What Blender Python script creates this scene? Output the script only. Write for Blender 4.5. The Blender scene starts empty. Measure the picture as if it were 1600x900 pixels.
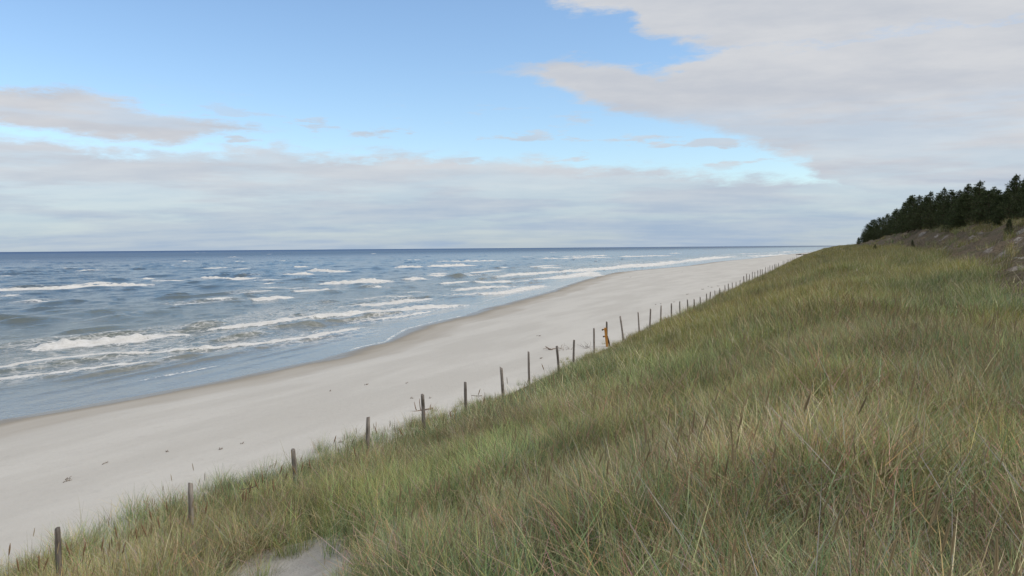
import bpy, math, random
import numpy as np

random.seed(7)
rng = np.random.default_rng(11)
scene = bpy.context.scene
COL = scene.collection
R = math.radians

# ------------------------------------------------------------------ camera
CAM_H = 7.0                       # eye height above the sea (m)
PITCH, ROLL = 2.78, 0.44          # degrees down / clockwise
FPX = 1290.0                      # focal length in pixels of a 1600 px wide frame
cam_d = bpy.data.cameras.new("camera")
cam = bpy.data.objects.new("camera", cam_d)
COL.objects.link(cam)
cam.location = (0, 0, CAM_H)
cam.rotation_euler = (R(90 - PITCH), R(ROLL), 0)
cam_d.sensor_fit = 'HORIZONTAL'
cam_d.angle = 2 * math.atan(800 / FPX)
cam_d.clip_start = 0.05
cam_d.clip_end = 60000
scene.camera = cam
_cm = np.array(cam.rotation_euler.to_matrix())


def ray(px, py):
    d = _cm @ np.array([(px - 800) / FPX, (450 - py) / FPX, -1.0])
    return d / np.linalg.norm(d)


def at_z(px, py, z):
    """world point at height z that the photograph shows at this pixel"""
    d = ray(px, py)
    k = (z - CAM_H) / d[2]
    return np.array([d[0] * k, d[1] * k, z])


# ------------------------------------------------------------------ sky, sun, exposure
SUN_EL, SUN_AZ = 42.0, 105.0      # azimuth clockwise from +Y (the view direction)
SKY_STRENGTH = 0.135
EXPOSURE = 0.25
scene.view_settings.view_transform = 'Standard'
scene.view_settings.look = 'None'
scene.view_settings.exposure = EXPOSURE
scene.view_settings.gamma = 1.0
scene.view_settings.use_curve_mapping = False

world = bpy.data.worlds.new("World")
scene.world = world
world.use_nodes = True


class NT:
    """small helper round a node tree"""
    def __init__(self, tree):
        self.t = tree
        tree.nodes.clear()

    def n(self, kind, **kw):
        nd = self.t.nodes.new(kind)
        for k, v in kw.items():
            setattr(nd, k, v)
        return nd

    def link(self, a, b):
        self.t.links.new(a, b)

    def put(self, sock, v):
        if isinstance(v, bpy.types.NodeSocket):
            self.link(v, sock)
        else:
            sock.default_value = v

    def m(self, op, a, b=None, c=None, clamp=False):
        nd = self.n('ShaderNodeMath', operation=op, use_clamp=clamp)
        self.put(nd.inputs[0], a)
        if b is not None:
            self.put(nd.inputs[1], b)
        if c is not None:
            self.put(nd.inputs[2], c)
        return nd.outputs[0]

    def v(self, op, a, b=None):
        nd = self.n('ShaderNodeVectorMath', operation=op)
        self.put(nd.inputs[0], a)
        if b is not None:
            self.put(nd.inputs[1], b)
        return nd.outputs[0]

    def ss(self, x, lo, hi, a=0.0, b=1.0):
        nd = self.n('ShaderNodeMapRange', interpolation_type='SMOOTHSTEP')
        self.put(nd.inputs[0], x)
        for i, q in enumerate((lo, hi, a, b)):
            self.put(nd.inputs[i + 1], q)
        return nd.outputs[0]

    def lin(self, x, lo, hi, a=0.0, b=1.0):
        nd = self.n('ShaderNodeMapRange')
        nd.clamp = True
        self.put(nd.inputs[0], x)
        for i, q in enumerate((lo, hi, a, b)):
            self.put(nd.inputs[i + 1], q)
        return nd.outputs[0]

    def mix(self, f, a, b, blend='MIX'):
        nd = self.n('ShaderNodeMix', data_type='RGBA', blend_type=blend)
        self.put(nd.inputs[0], f)
        for i, q in ((6, a), (7, b)):
            if not isinstance(q, bpy.types.NodeSocket):
                q = tuple(q) + ((1.0,) if len(q) == 3 else ())
            self.put(nd.inputs[i], q)
        return nd.outputs[2]

    def noise(self, vec, scale, detail=4, rough=0.55, dist=0.0, out=0):
        nd = self.n('ShaderNodeTexNoise')
        self.put(nd.inputs['Vector'], vec)
        nd.inputs['Scale'].default_value = scale
        nd.inputs['Detail'].default_value = detail
        nd.inputs['Roughness'].default_value = rough
        nd.inputs['Distortion'].default_value = dist
        return nd.outputs[out]

    def mapping(self, vec, scale=(1, 1, 1), rot=(0, 0, 0), loc=(0, 0, 0)):
        nd = self.n('ShaderNodeMapping')
        self.put(nd.inputs['Vector'], vec)
        nd.inputs['Scale'].default_value = scale
        nd.inputs['Rotation'].default_value = rot
        nd.inputs['Location'].default_value = loc
        return nd.outputs[0]

    def attr(self, name, kind='GEOMETRY', out='Fac'):
        nd = self.n('ShaderNodeAttribute', attribute_name=name, attribute_type=kind)
        return nd.outputs[out]


W = NT(world.node_tree)
w_out = W.n('ShaderNodeOutputWorld')
w_bg = W.n('ShaderNodeBackground')
W.link(w_bg.outputs[0], w_out.inputs[0])
sky = W.n('ShaderNodeTexSky', sky_type='NISHITA')
sky.sun_disc = False
sky.sun_elevation = R(SUN_EL)
sky.sun_rotation = R(SUN_AZ)
sky.altitude = 0
sky.air_density = 1.0
sky.dust_density = 0.6
sky.ozone_density = 1.5
w_bg.inputs[1].default_value = SKY_STRENGTH
K = 2 ** -EXPOSURE / SKY_STRENGTH            # clouds are written in scene units, the sky in its own

tc = W.n('ShaderNodeTexCoord')
gdir = W.v('NORMALIZE', tc.outputs['Generated'])
sep = W.n('ShaderNodeSeparateXYZ')
W.link(gdir, sep.inputs[0])
dx, dy, dz = sep.outputs
az0 = W.m('ARCTAN2', dx, dy)
el0 = W.m('ARCSINE', dz)
AZ0, AZ1, ELM = -0.8, 0.8, 0.6


def azel(px, py):
    d = ray(px, py)
    return math.atan2(d[0], d[1]), math.asin(d[2])


def curve(az, pts):
    """piecewise-linear elevation as a function of azimuth"""
    nd = W.n('ShaderNodeFloatCurve')
    W.put(nd.inputs['Value'], W.lin(az, AZ0, AZ1))
    c = nd.mapping.curves[0]
    q = sorted(((azel(*p)[0] - AZ0) / (AZ1 - AZ0), max(0.0, azel(*p)[1]) / ELM) for p in pts)
    q = [(0.0, q[0][1])] + q + [(1.0, q[-1][1])]
    c.points[0].location = q[0]
    c.points[1].location = q[-1]
    for p in q[1:-1]:
        c.points.new(*p)
    for p in c.points:
        p.handle_type = 'AUTO'
    nd.mapping.update()
    return W.m('MULTIPLY', nd.outputs[0], ELM)


gm = W.mapping(gdir, scale=(1, 1, 3.2))
nA = W.noise(gm, 5.0, 7, 0.62)
nB = W.noise(W.mapping(gdir, scale=(1, 1, 3.2), loc=(3.1, 1.7, 0.4)), 5.5, 7, 0.62)
nC = W.noise(W.mapping(gdir, scale=(1, 1, 4.0), loc=(7.1, 2.7, 1.4)), 19.0, 6, 0.65)
az = W.m('ADD', az0, W.m('MULTIPLY_ADD', nA, 0.13, -0.065))
el = W.m('ADD', el0, W.m('MULTIPLY_ADD', nB, 0.045, -0.0225))
el = W.m('ADD', el, W.m('MULTIPLY_ADD', nC, 0.046, -0.023))

# large cloud deck in the west (right): lower edge, and the blue bay cut into its left side
lowA = curve(az, [(760, 112), (825, 121), (900, 146), (940, 168), (1000, 184), (1100, 202), (1200, 226), (1250, 250), (1300, 290), (1420, 330), (1600, 385)])
bayL = curve(az, [(700, 128), (825, 114), (880, 100), (960, 102), (1020, 116), (1060, 110), (1110, 96), (1150, 78), (1300, 60)])
bayU = curve(az, [(700, -160), (840, -40), (890, 0), (990, 22), (1010, 44), (1070, 66), (1110, 72), (1150, 78), (1300, 60)])
inA = W.ss(W.m('SUBTRACT', el, lowA), -0.008, 0.014)
bay = W.m('MINIMUM', W.ss(W.m('SUBTRACT', el, bayL), -0.006, 0.012), W.ss(W.m('SUBTRACT', bayU, el), -0.006, 0.014))
clA = W.m('MULTIPLY', inA, W.m('SUBTRACT', 1.0, bay))
# tongue of cloud on the left
upB = curve(az, [(-300, 128), (0, 136), (130, 134), (200, 152), (255, 178), (300, 182), (350, 186), (400, 203), (430, 214), (470, 232), (800, 262)])
loB = curve(az, [(-300, 186), (0, 190), (90, 206), (150, 222), (230, 230), (300, 220), (370, 206), (430, 206), (470, 210), (800, 240)])
clB = W.m('MINIMUM', W.ss(W.m('SUBTRACT', upB, el), -0.006, 0.012), W.ss(W.m('SUBTRACT', el, loB), -0.006, 0.010))
# low bank over the horizon
upC = curve(az, [(-300, 206), (0, 212), (100, 226), (200, 240), (300, 240), (420, 230), (500, 240), (600, 236), (700, 240), (850, 247), (900, 262), (1050, 268), (1200, 276), (1280, 280), (1400, 270), (1600, 250)])
clC = W.ss(W.m('SUBTRACT', upC, el), -0.008, 0.012)
# overhead and behind: broken cloud
clO = W.m('MULTIPLY', W.ss(el, 0.40, 0.60), W.ss(W.noise(gdir, 2.3, 6, 0.6), 0.36, 0.56))
behind = W.m('MULTIPLY', W.ss(W.m('ABSOLUTE', az0), 0.75, 1.1), W.ss(nA, 0.36, 0.55))
# thin specks of stray cloud
nS = W.noise(W.mapping(gdir, scale=(1, 1, 5.0), loc=(0.3, 5.7, 2.4)), 14.0, 5, 0.6)
bandS = W.m('MULTIPLY', W.ss(el0, 0.08, 0.10), W.ss(el0, 0.19, 0.125))
clS = W.m('MULTIPLY', W.m('MULTIPLY', W.ss(nS, 0.55, 0.66), bandS), 0.8)
cover = W.m('MAXIMUM', W.m('MAXIMUM', clA, clB), W.m('MAXIMUM', W.m('MULTIPLY', clC, 0.93), W.m('MAXIMUM', clO, behind)))
cover = W.m('MAXIMUM', cover, clS)
# thin gaps inside the banks
gap = W.ss(W.noise(W.mapping(gdir, scale=(1, 1, 9), loc=(1.3, 0.2, 0.9)), 4.2, 6, 0.6), 0.40, 0.58, 0.80, 1.0)
cover = W.m('MULTIPLY', cover, W.m('MAXIMUM', gap, W.ss(el0, 0.10, 0.17)))

# tone inside the clouds: long streaks seen edge-on plus soft mottling
flat = W.n('ShaderNodeCombineXYZ')
den = W.m('ADD', W.m('MAXIMUM', dz, 0.0), 0.10)
W.link(W.m('DIVIDE', dx, den), flat.inputs[0])
W.link(W.m('DIVIDE', dy, den), flat.inputs[1])
st = W.noise(W.mapping(flat.outputs[0], scale=(0.9, 1.7, 1)), 1.1, 7, 0.58)
mo = W.noise(W.mapping(gdir, scale=(1, 1, 5)), 3.0, 5, 0.55)
fi = W.noise(W.mapping(gdir, scale=(1, 1, 4.5), loc=(2, 8, 5)), 9.0, 7, 0.64)
tone = W.m('ADD', W.m('MULTIPLY', st, 0.45), W.m('ADD', W.m('MULTIPLY', mo, 0.28), W.m('MULTIPLY', fi, 0.27)))
tone = W.ss(tone, 0.37, 0.63)
hi_c = W.mix(tone, (0.535 * K, 0.57 * K, 0.635 * K), (0.665 * K, 0.68 * K, 0.71 * K))
lo_c = W.mix(tone, (0.345 * K, 0.455 * K, 0.62 * K), (0.49 * K, 0.57 * K, 0.66 * K))
cl_c = W.mix(W.ss(el0, 0.015, 0.105), lo_c, hi_c)
blue = W.mix(1.0, sky.outputs[0], (0.97, 1.06, 1.13), 'MULTIPLY')
W.link(W.mix(cover, blue, cl_c), w_bg.inputs[0])

sun_d = bpy.data.lights.new("sun", 'SUN')
sun_d.energy = 1.6
sun_d.angle = R(18)
sun_d.color = (1.0, 0.96, 0.90)
sun = bpy.data.objects.new("sun", sun_d)
COL.objects.link(sun)
sun.rotation_euler = (R(90 - SUN_EL), 0, R(180 - SUN_AZ) + math.pi)
_sd = np.array([math.sin(R(SUN_AZ)) * math.cos(R(SUN_EL)), math.cos(R(SUN_AZ)) * math.cos(R(SUN_EL)), math.sin(R(SUN_EL))])
from mathutils import Vector, Matrix, Euler
sun.rotation_euler = Vector(_sd).to_track_quat('Z', 'Y').to_euler()


# ------------------------------------------------------------------ helpers
def tag(o, label=None, cat=None, group=None, kind=None):
    if label:
        o['label'] = label
    if cat:
        o['category'] = cat
    if group:
        o['group'] = group
    if kind:
        o['kind'] = kind
    return o


def mesh_np(name, verts, faces, mat, smooth=True, attrs=None, parent=None):
    """faces: (n,4) or (n,3) int array"""
    me = bpy.data.meshes.new(name)
    verts = np.asarray(verts, np.float32)
    faces = np.asarray(faces, np.int32)
    me.vertices.add(len(verts))
    me.vertices.foreach_set('co', verts.ravel())
    nf, k = faces.shape
    me.loops.add(nf * k)
    me.loops.foreach_set('vertex_index', faces.ravel())
    me.polygons.add(nf)
    me.polygons.foreach_set('loop_start', np.arange(0, nf * k, k, dtype=np.int32))
    me.polygons.foreach_set('use_smooth', np.full(nf, smooth, dtype=bool))
    for nm, (typ, arr) in (attrs or {}).items():
        a = me.attributes.new(nm, typ, 'POINT')
        key = {'FLOAT': 'value', 'INT': 'value', 'FLOAT_VECTOR': 'vector', 'FLOAT_COLOR': 'color'}[typ]
        a.data.foreach_set(key, np.asarray(arr).ravel())
    me.update(calc_edges=True)
    me.validate()
    if mat:
        me.materials.append(mat)
    o = bpy.data.objects.new(name, me)
    COL.objects.link(o)
    if parent:
        o.parent = parent
    return o


def _hash(ix, iy, seed):
    h = (ix.astype(np.int64) * 374761393 + iy.astype(np.int64) * 668265263 + seed * 974711) & 0x7fffffff
    h = ((h ^ (h >> 13)) * 1274126177) & 0x7fffffff
    h = (h ^ (h >> 16)) & 0xffffff
    return h / float(0xffffff)


def vnoise(x, y, seed=0):
    x = np.asarray(x, float)
    y = np.asarray(y, float)
    ix, iy = np.floor(x), np.floor(y)
    fx, fy = x - ix, y - iy
    fx = fx * fx * (3 - 2 * fx)
    fy = fy * fy * (3 - 2 * fy)
    a, b = _hash(ix, iy, seed), _hash(ix + 1, iy, seed)
    c, d = _hash(ix, iy + 1, seed), _hash(ix + 1, iy + 1, seed)
    return (a + (b - a) * fx) * (1 - fy) + (c + (d - c) * fx) * fy


def fbm(x, y, seed=0, octv=4, gain=0.5):
    s = 0.0
    a = 1.0
    n = 0.0
    for i in range(octv):
        s = s + a * vnoise(x * 2 ** i + 17.3 * i, y * 2 ** i - 9.1 * i, seed + i)
        n += a
        a *= gain
    return s / n


def sstep(x, a, b):
    t = np.clip((np.asarray(x, float) - a) / (b - a), 0, 1)
    return t * t * (3 - 2 * t)


# shore frame: s runs along the coast away from the camera, t to landward
CS, SN = 0.9350, 0.3547


def to_st(x, y):
    return SN * x + CS * y, CS * x - SN * y


def to_xy(s, t):
    return SN * s + CS * t, CS * s - SN * t


# waterline read off the photograph on the sea plane
_wl = [(0, 656), (120, 636), (240, 614), (330, 598), (400, 583), (500, 562), (575, 541), (607, 534.5), (619, 526), (640, 514), (690, 501), (725, 494), (762, 481), (800, 472), (860, 455), (900, 441), (932, 432), (962, 425.5), (1012, 421), (1070, 416), (1120, 409), (1175, 404)]
_wst = np.array([to_st(*at_z(px, py, 0.0)[:2]) for px, py in _wl])
_ws = np.concatenate([[-3000, -200, 0], _wst[:, 0], [_wst[-1, 0] + 260, 1190, 3000, 60000]])


def bend(s):               # far off, the whole coast swings to the right
    return np.interp(s, [-1e6, 430, 560, 700, 850, 1000, 1190, 1600, 3000, 60000], [0, 0, 6, 17, 29, 40, 54, 90, 210, 5200])


_wt = np.concatenate([[-31, -31, -31.0], _wst[:, 1], [-47 + float(bend(_wst[-1, 0] + 260)), -54 + float(bend(1190)), -54 + 210, -54 + 5200]])


def waterline(s):
    return np.interp(s, _ws, _wt)


def bench_edge(s):          # where the grass bench meets the bare scarp
    return np.interp(s, [-50, 0, 25, 35, 60, 110, 250, 600], [4.8, 4.8, 4.8, 5.6, 7.2, 7.6, 7.8, 6.0])


def bench_z(s):
    return np.interp(s, [-50, 0, 31, 60, 110, 250, 600], [4.8, 4.9, 5.15, 6.1, 6.5, 6.6, 6.3])


def crest_z(s):
    return np.interp(s, [-60, 40, 60, 90, 135, 170, 220, 330, 420, 600, 3000], [8.2, 8.2, 8.3, 8.7, 9.6, 9.4, 8.7, 7.8, 7.0, 6.4, 6.0])


FOOT = -10.6
FOOT_Z = 1.75


def ground(s, t):
    s = np.asarray(s, float)
    t = np.asarray(t, float)
    tw = waterline(s) - bend(s)
    t = t - bend(s)
    w = (t - tw) / (FOOT - tw)
    wc = np.clip(w, 0, 1)
    beach = FOOT_Z * (1 - (1 - wc) ** 1.5)
    beach = np.where(w < 0, (t - tw) * 0.055, beach)
    beach = beach + 0.05 * (fbm(s * 0.25, t * 0.4, 31) - 0.5) * sstep(w, 0.1, 0.4)
    tb = bench_edge(s)
    zb = bench_z(s)
    mid = np.interp(s, [0, 40, 120], [4.85, 4.95, 5.2])
    face = FOOT_Z + (mid - FOOT_Z) * np.clip((t - FOOT) / -FOOT, 0, 1) ** 1.12
    ben = mid + (zb - mid) * np.clip(t / tb, 0, 1)
    z = np.where(t < FOOT, beach, np.where(t < 0, face, ben))
    k = np.clip((t - tb) / (13.0 - tb), 0, 1)
    sc = 0.35 * k + 0.65 * k * k * (3 - 2 * k)
    z = np.where(t > tb, zb + (crest_z(s) - zb) * sc, z)
    dune = sstep(t, FOOT - 0.4, FOOT + 2.0)
    z = z + dune * (0.30 * (fbm(s * 0.33, t * 0.33, 3, 3) - 0.5) + 0.22 * (fbm(s * 1.1, t * 1.1, 5, 2) - 0.5))
    scm = sstep(t, tb - 0.5, tb + 1.0) * (1 - sstep(t, 13, 15))
    z = z + scm * (1.1 * (fbm(s * 0.22, t * 0.5, 8, 4, 0.6) - 0.5) + 0.25 * (fbm(s * 1.4, t * 1.4, 9, 3) - 0.5))
    # blown-out sand hollow in the near edge
    hs, ht = HOLLOW
    g = np.exp(-(((s - hs) / 1.0) ** 2 + ((t - ht) / 0.8) ** 2))
    z = z - 0.10 * g
    return z


HOLLOW = (0.0, -400.0)


def hit_h(px, py, h, r0=3.0, r1=700.0):
    """first point along the pixel's ray that is h above the ground"""
    d = ray(px, py)
    rr = np.geomspace(r0, r1, 6000)
    p = np.array([0, 0, CAM_H])[:, None] + d[:, None] * rr
    g = ground(*to_st(p[0], p[1]))
    below = np.nonzero(p[2] - g < h)[0]
    i = below[0] if len(below) else len(rr) - 1
    return p[:, i], g[i]


_p, _ = hit_h(440, 872, 0.05)
HOLLOW = tuple(float(q) for q in to_st(_p[0] * 0.97, _p[1] * 0.97))
_hd = math.hypot(*HOLLOW)


def hollow_gap(s, t):
    """1 inside the bare sand lane of the hollow"""
    us, ut = HOLLOW[0] / _hd, HOLLOW[1] / _hd
    al = s * us + t * ut - _hd * 0.90
    cr = -s * ut + t * us + 0.5 * (fbm(s * 0.9, t * 0.9, 93, 2) - 0.5)
    return np.exp(-((al / 2.7) ** 4 + (cr / 0.95) ** 4))


# ------------------------------------------------------------------ materials
def new_mat(name):
    m = bpy.data.materials.new(name)
    m.use_nodes = True
    return m, NT(m.node_tree)


def finish(N, bsdf, **kw):
    out = N.n('ShaderNodeOutputMaterial')
    N.link(bsdf, out.inputs[0])


def principled(N, color, rough=0.8, spec=0.3, normal=None, **kw):
    b = N.n('ShaderNodeBsdfPrincipled')
    if not isinstance(color, bpy.types.NodeSocket):
        color = tuple(color) + ((1.0,) if len(color) == 3 else ())
    N.put(b.inputs['Base Color'], color)
    N.put(b.inputs['Roughness'], rough)
    N.put(b.inputs['Specular IOR Level'], spec)
    if normal is not None:
        N.link(normal, b.inputs['Normal'])
    for k, v in kw.items():
        N.put(b.inputs[k], v)
    return b.outputs[0]


def bump(N, h, strength, dist):
    nd = N.n('ShaderNodeBump')
    nd.inputs['Strength'].default_value = strength
    nd.inputs['Distance'].default_value = dist
    N.link(h, nd.inputs['Height'])
    return nd.outputs[0]


def m_sand():
    m, N = new_mat('beach_sand')
    pos = N.n('ShaderNodeNewGeometry').outputs['Position']
    shore = N.mapping(pos, rot=(0, 0, R(20.78)), scale=(1, 1, 1))
    n1 = N.noise(N.mapping(shore, scale=(1.0, 0.22, 1)), 0.35, 5, 0.6)
    n2 = N.noise(pos, 2.2, 6, 0.65)
    n3 = N.noise(pos, 45.0, 2, 0.6)
    u = N.attr('u')
    c = N.mix(N.ss(n1, 0.35, 0.65), (0.510, 0.480, 0.432), (0.575, 0.545, 0.495))
    c = N.mix(N.m('MULTIPLY', N.ss(n2, 0.52, 0.75), 0.35), c, (0.44, 0.41, 0.37))
    c = N.mix(N.m('MULTIPLY', N.ss(n3, 0.62, 0.8), 0.25), c, (0.30, 0.27, 0.24))
    # drift line: faint brownish tide marks
    uw = N.m('ADD', u, N.m('MULTIPLY_ADD', N.noise(N.mapping(shore, scale=(1, 0.35, 1)), 0.22, 4, 0.55), 7.0, -3.5))
    line = N.m('MULTIPLY', N.ss(uw, 3.4, 4.4), N.ss(uw, 6.4, 4.6))
    c = N.mix(N.m('MULTIPLY', line, 0.35), c, (0.36, 0.315, 0.26))
    wet = N.ss(uw, 6.0, 1.2)
    soak = N.ss(N.m('ADD', uw, N.m('MULTIPLY_ADD', n2, 1.2, -0.6)), 2.6, 0.2)
    c = N.mix(wet, c, (0.345, 0.300, 0.240))
    c = N.mix(N.m('MULTIPLY', soak, 0.75), c, (0.19, 0.165, 0.13))
    rough = N.mix(soak, (0.95,) * 3, (0.28,) * 3)
    h = N.m('ADD', N.m('MULTIPLY', N.noise(pos, 5.0, 5, 0.6), 0.7), N.m('MULTIPLY', N.noise(pos, 60.0, 3, 0.6), 0.12))
    nm = bump(N, N.m('MULTIPLY', h, N.m('SUBTRACT', 1.0, wet)), 0.5, 0.06)
    finish(N, principled(N, c, rough, 0.25, nm))
    return m


def m_dune():
    m, N = new_mat('dune_ground')
    pos = N.n('ShaderNodeNewGeometry').outputs['Position']
    n1 = N.noise(pos, 1.1, 6, 0.62)
    n2 = N.noise(pos, 7.0, 5, 0.65)
    n3 = N.noise(pos, 40.0, 3, 0.6)
    sand = N.attr('sand')
    scarp = N.attr('scarp')
    litter = N.mix(N.ss(n2, 0.36, 0.66), (0.075, 0.058, 0.038), (0.19, 0.16, 0.105))
    sandc = N.mix(N.ss(n1, 0.35, 0.65), (0.46, 0.425, 0.375), (0.56, 0.525, 0.475))
    sandc = N.mix(N.m('MULTIPLY', N.ss(n3, 0.55, 0.75), 0.5), sandc, (0.25, 0.22, 0.17))
    c = N.mix(N.ss(N.m('ADD', sand, N.m('MULTIPLY_ADD', n2, 0.7, -0.35)), 0.35, 0.6), litter, sandc)
    # eroded scarp: brown heathy litter, darker humus bands, pale blown sand in runs down the slope
    heath = N.mix(N.ss(n2, 0.35, 0.65), (0.070, 0.052, 0.034), (0.175, 0.135, 0.088))
    heath = N.mix(N.m('MULTIPLY', N.ss(n3, 0.56, 0.72), 0.6), heath, (0.22, 0.18, 0.14))
    sh = N.mapping(pos, rot=(0, 0, R(20.78)), scale=(0.55, 0.28, 1.5))
    runs = N.noise(sh, 1.0, 6, 0.66, 0.6)
    heath = N.mix(N.ss(runs, 0.615, 0.68), heath, (0.36, 0.325, 0.29))
    green = N.ss(N.noise(N.mapping(pos, loc=(9, 4, 2)), 0.5, 5, 0.6), 0.5, 0.6)
    heath = N.mix(N.m('MULTIPLY', green, 0.6), heath, (0.085, 0.085, 0.04))
    c = N.mix(scarp, c, heath)
    pale = N.ss(N.m('ADD', N.attr('pale'), N.m('ADD', N.m('MULTIPLY_ADD', runs, 1.5, -0.95), N.m('MULTIPLY_ADD', n2, 1.3, -0.65))), 0.22, 0.80)
    c = N.mix(pale, c, N.mix(N.ss(n2, 0.35, 0.65), (0.17, 0.145, 0.12), (0.34, 0.305, 0.27)))
    h = N.m('ADD', N.m('MULTIPLY', n2, 0.8), N.m('MULTIPLY', n3, 0.25))
    finish(N, principled(N, c, 0.95, 0.15, bump(N, h, 0.8, 0.12)))
    return m


def m_water():
    m, N = new_mat('sea_water')
    pos = N.n('ShaderNodeNewGeometry').outputs['Position']
    shore = N.mapping(pos, rot=(0, 0, R(20.78)))
    u = N.attr('off')             # metres offshore
    foam_a = N.attr('foam')
    lace_a = N.attr('lace')
    # body colour: sandy and turbid in the shallows, olive then blue offshore (patchy)
    pat = N.noise(N.mapping(shore, scale=(1, 0.3, 1)), 0.05, 4, 0.6)
    up = N.m('ADD', u, N.m('MULTIPLY_ADD', pat, 60.0, -30.0))
    c = N.mix(N.ss(u, 0.0, 14.0), (0.19, 0.185, 0.155), (0.115, 0.130, 0.105))
    c = N.mix(N.ss(up, 18.0, 85.0), c, (0.035, 0.072, 0.100))
    c = N.mix(N.ss(up, 120.0, 700.0), c, (0.030, 0.065, 0.105))
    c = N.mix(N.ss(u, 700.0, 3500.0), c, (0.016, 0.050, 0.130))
    w1 = N.noise(N.mapping(shore, scale=(1.0, 0.42, 1)), 0.75, 5, 0.6)
    w2 = N.noise(N.mapping(shore, scale=(1.0, 0.55, 1), loc=(4, 9, 0)), 3.2, 5, 0.62)
    far = N.noise(N.mapping(shore, scale=(1.0, 0.3, 1), loc=(1, 2, 0)), 0.16, 4, 0.6)
    calm = N.ss(u, 0.5, 22.0, 0.25, 1.0)
    h = N.m('ADD', N.m('MULTIPLY', w1, 0.55), N.m('MULTIPLY', w2, 0.16))
    h = N.m('ADD', h, N.m('MULTIPLY', N.m('MULTIPLY', far, 1.8), N.ss(u, 60.0, 400.0)))
    h = N.m('MULTIPLY', h, calm)
    # foam
    f1 = N.noise(N.mapping(shore, scale=(1.0, 0.6, 1)), 1.5, 8, 0.74)
    f2 = N.noise(pos, 6.0, 4, 0.6)
    fn = N.m('ADD', N.m('MULTIPLY', f1, 0.7), N.m('MULTIPLY', f2, 0.3))
    thick = N.ss(N.m('ADD', foam_a, N.m('MULTIPLY_ADD', fn, 2.2, -1.15)), 0.36, 0.60)
    vo = N.n('ShaderNodeTexVoronoi', feature='DISTANCE_TO_EDGE')
    wv = N.v('ADD', N.mapping(shore, scale=(1.0, 0.55, 1)), N.v('SCALE', N.noise(pos, 1.2, 3, 0.6, out=1)))
    N.link(N.v('ADD', N.mapping(shore, scale=(1.0, 0.5, 1)), N.v('MULTIPLY', N.noise(pos, 1.3, 4, 0.6, out=1), (0.9, 0.9, 0))), vo.inputs['Vector'])
    vo.inputs['Scale'].default_value = 1.5
    lace = N.m('MULTIPLY', N.ss(vo.outputs['Distance'], 0.14, 0.02), N.ss(f1, 0.36, 0.56))
    lace = N.m('MULTIPLY', N.m('MULTIPLY', lace, lace_a), 0.85)
    milk = N.m('MULTIPLY', N.m('MULTIPLY', lace_a, N.ss(f1, 0.42, 0.66)), 0.45)
    foam = N.m('MAXIMUM', thick, N.m('MAXIMUM', lace, milk))
    nm = bump(N, h, 0.9, 0.55)
    water = principled(N, c, N.ss(u, 0.0, 900.0, 0.10, 0.30), 0.5, nm, IOR=1.333)
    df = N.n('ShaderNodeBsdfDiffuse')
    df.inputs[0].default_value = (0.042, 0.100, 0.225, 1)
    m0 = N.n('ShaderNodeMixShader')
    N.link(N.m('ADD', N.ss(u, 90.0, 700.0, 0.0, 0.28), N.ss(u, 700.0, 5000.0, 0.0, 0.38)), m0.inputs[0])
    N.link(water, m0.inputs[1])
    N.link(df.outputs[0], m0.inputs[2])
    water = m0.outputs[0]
    fh = bump(N, N.m('ADD', f1, N.m('MULTIPLY', f2, 0.6)), 0.7, 0.25)
    fc = N.mix(N.ss(fn, 0.35, 0.65), (0.62, 0.60, 0.56), (0.80, 0.79, 0.77))
    fo = principled(N, fc, 0.9, 0.1, fh)
    mx = N.n('ShaderNodeMixShader')
    N.link(foam, mx.inputs[0])
    N.link(water, mx.inputs[1])
    N.link(fo, mx.inputs[2])
    finish(N, mx.outputs[0])
    return m


def m_grass():
    m, N = new_mat('marram_grass')
    col = N.attr('bcol', out='Color')
    tint = N.attr('tint', 'INSTANCER')
    val = N.attr('val', 'INSTANCER')
    straw = N.attr('dry')
    # living blades shift between blue-green and yellow-olive by tussock
    liv = N.mix(tint, (0.86, 0.98, 1.10), (1.26, 1.05, 0.76))
    c = N.mix(N.m('SUBTRACT', 1.0, straw), col, N.mix(1.0, col, liv, 'MULTIPLY'))
    hsv = N.n('ShaderNodeHueSaturation')
    N.link(c, hsv.inputs['Color'])
    N.link(val, hsv.inputs['Value'])
    p = principled(N, hsv.outputs[0], 0.55, 0.25)
    tr = N.n('ShaderNodeBsdfTranslucent')
    N.link(hsv.outputs[0], tr.inputs[0])
    mx = N.n('ShaderNodeMixShader')
    mx.inputs[0].default_value = 0.28
    N.link(p, mx.inputs[1])
    N.link(tr.outputs[0], mx.inputs[2])
    finish(N, mx.outputs[0])
    return m


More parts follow.
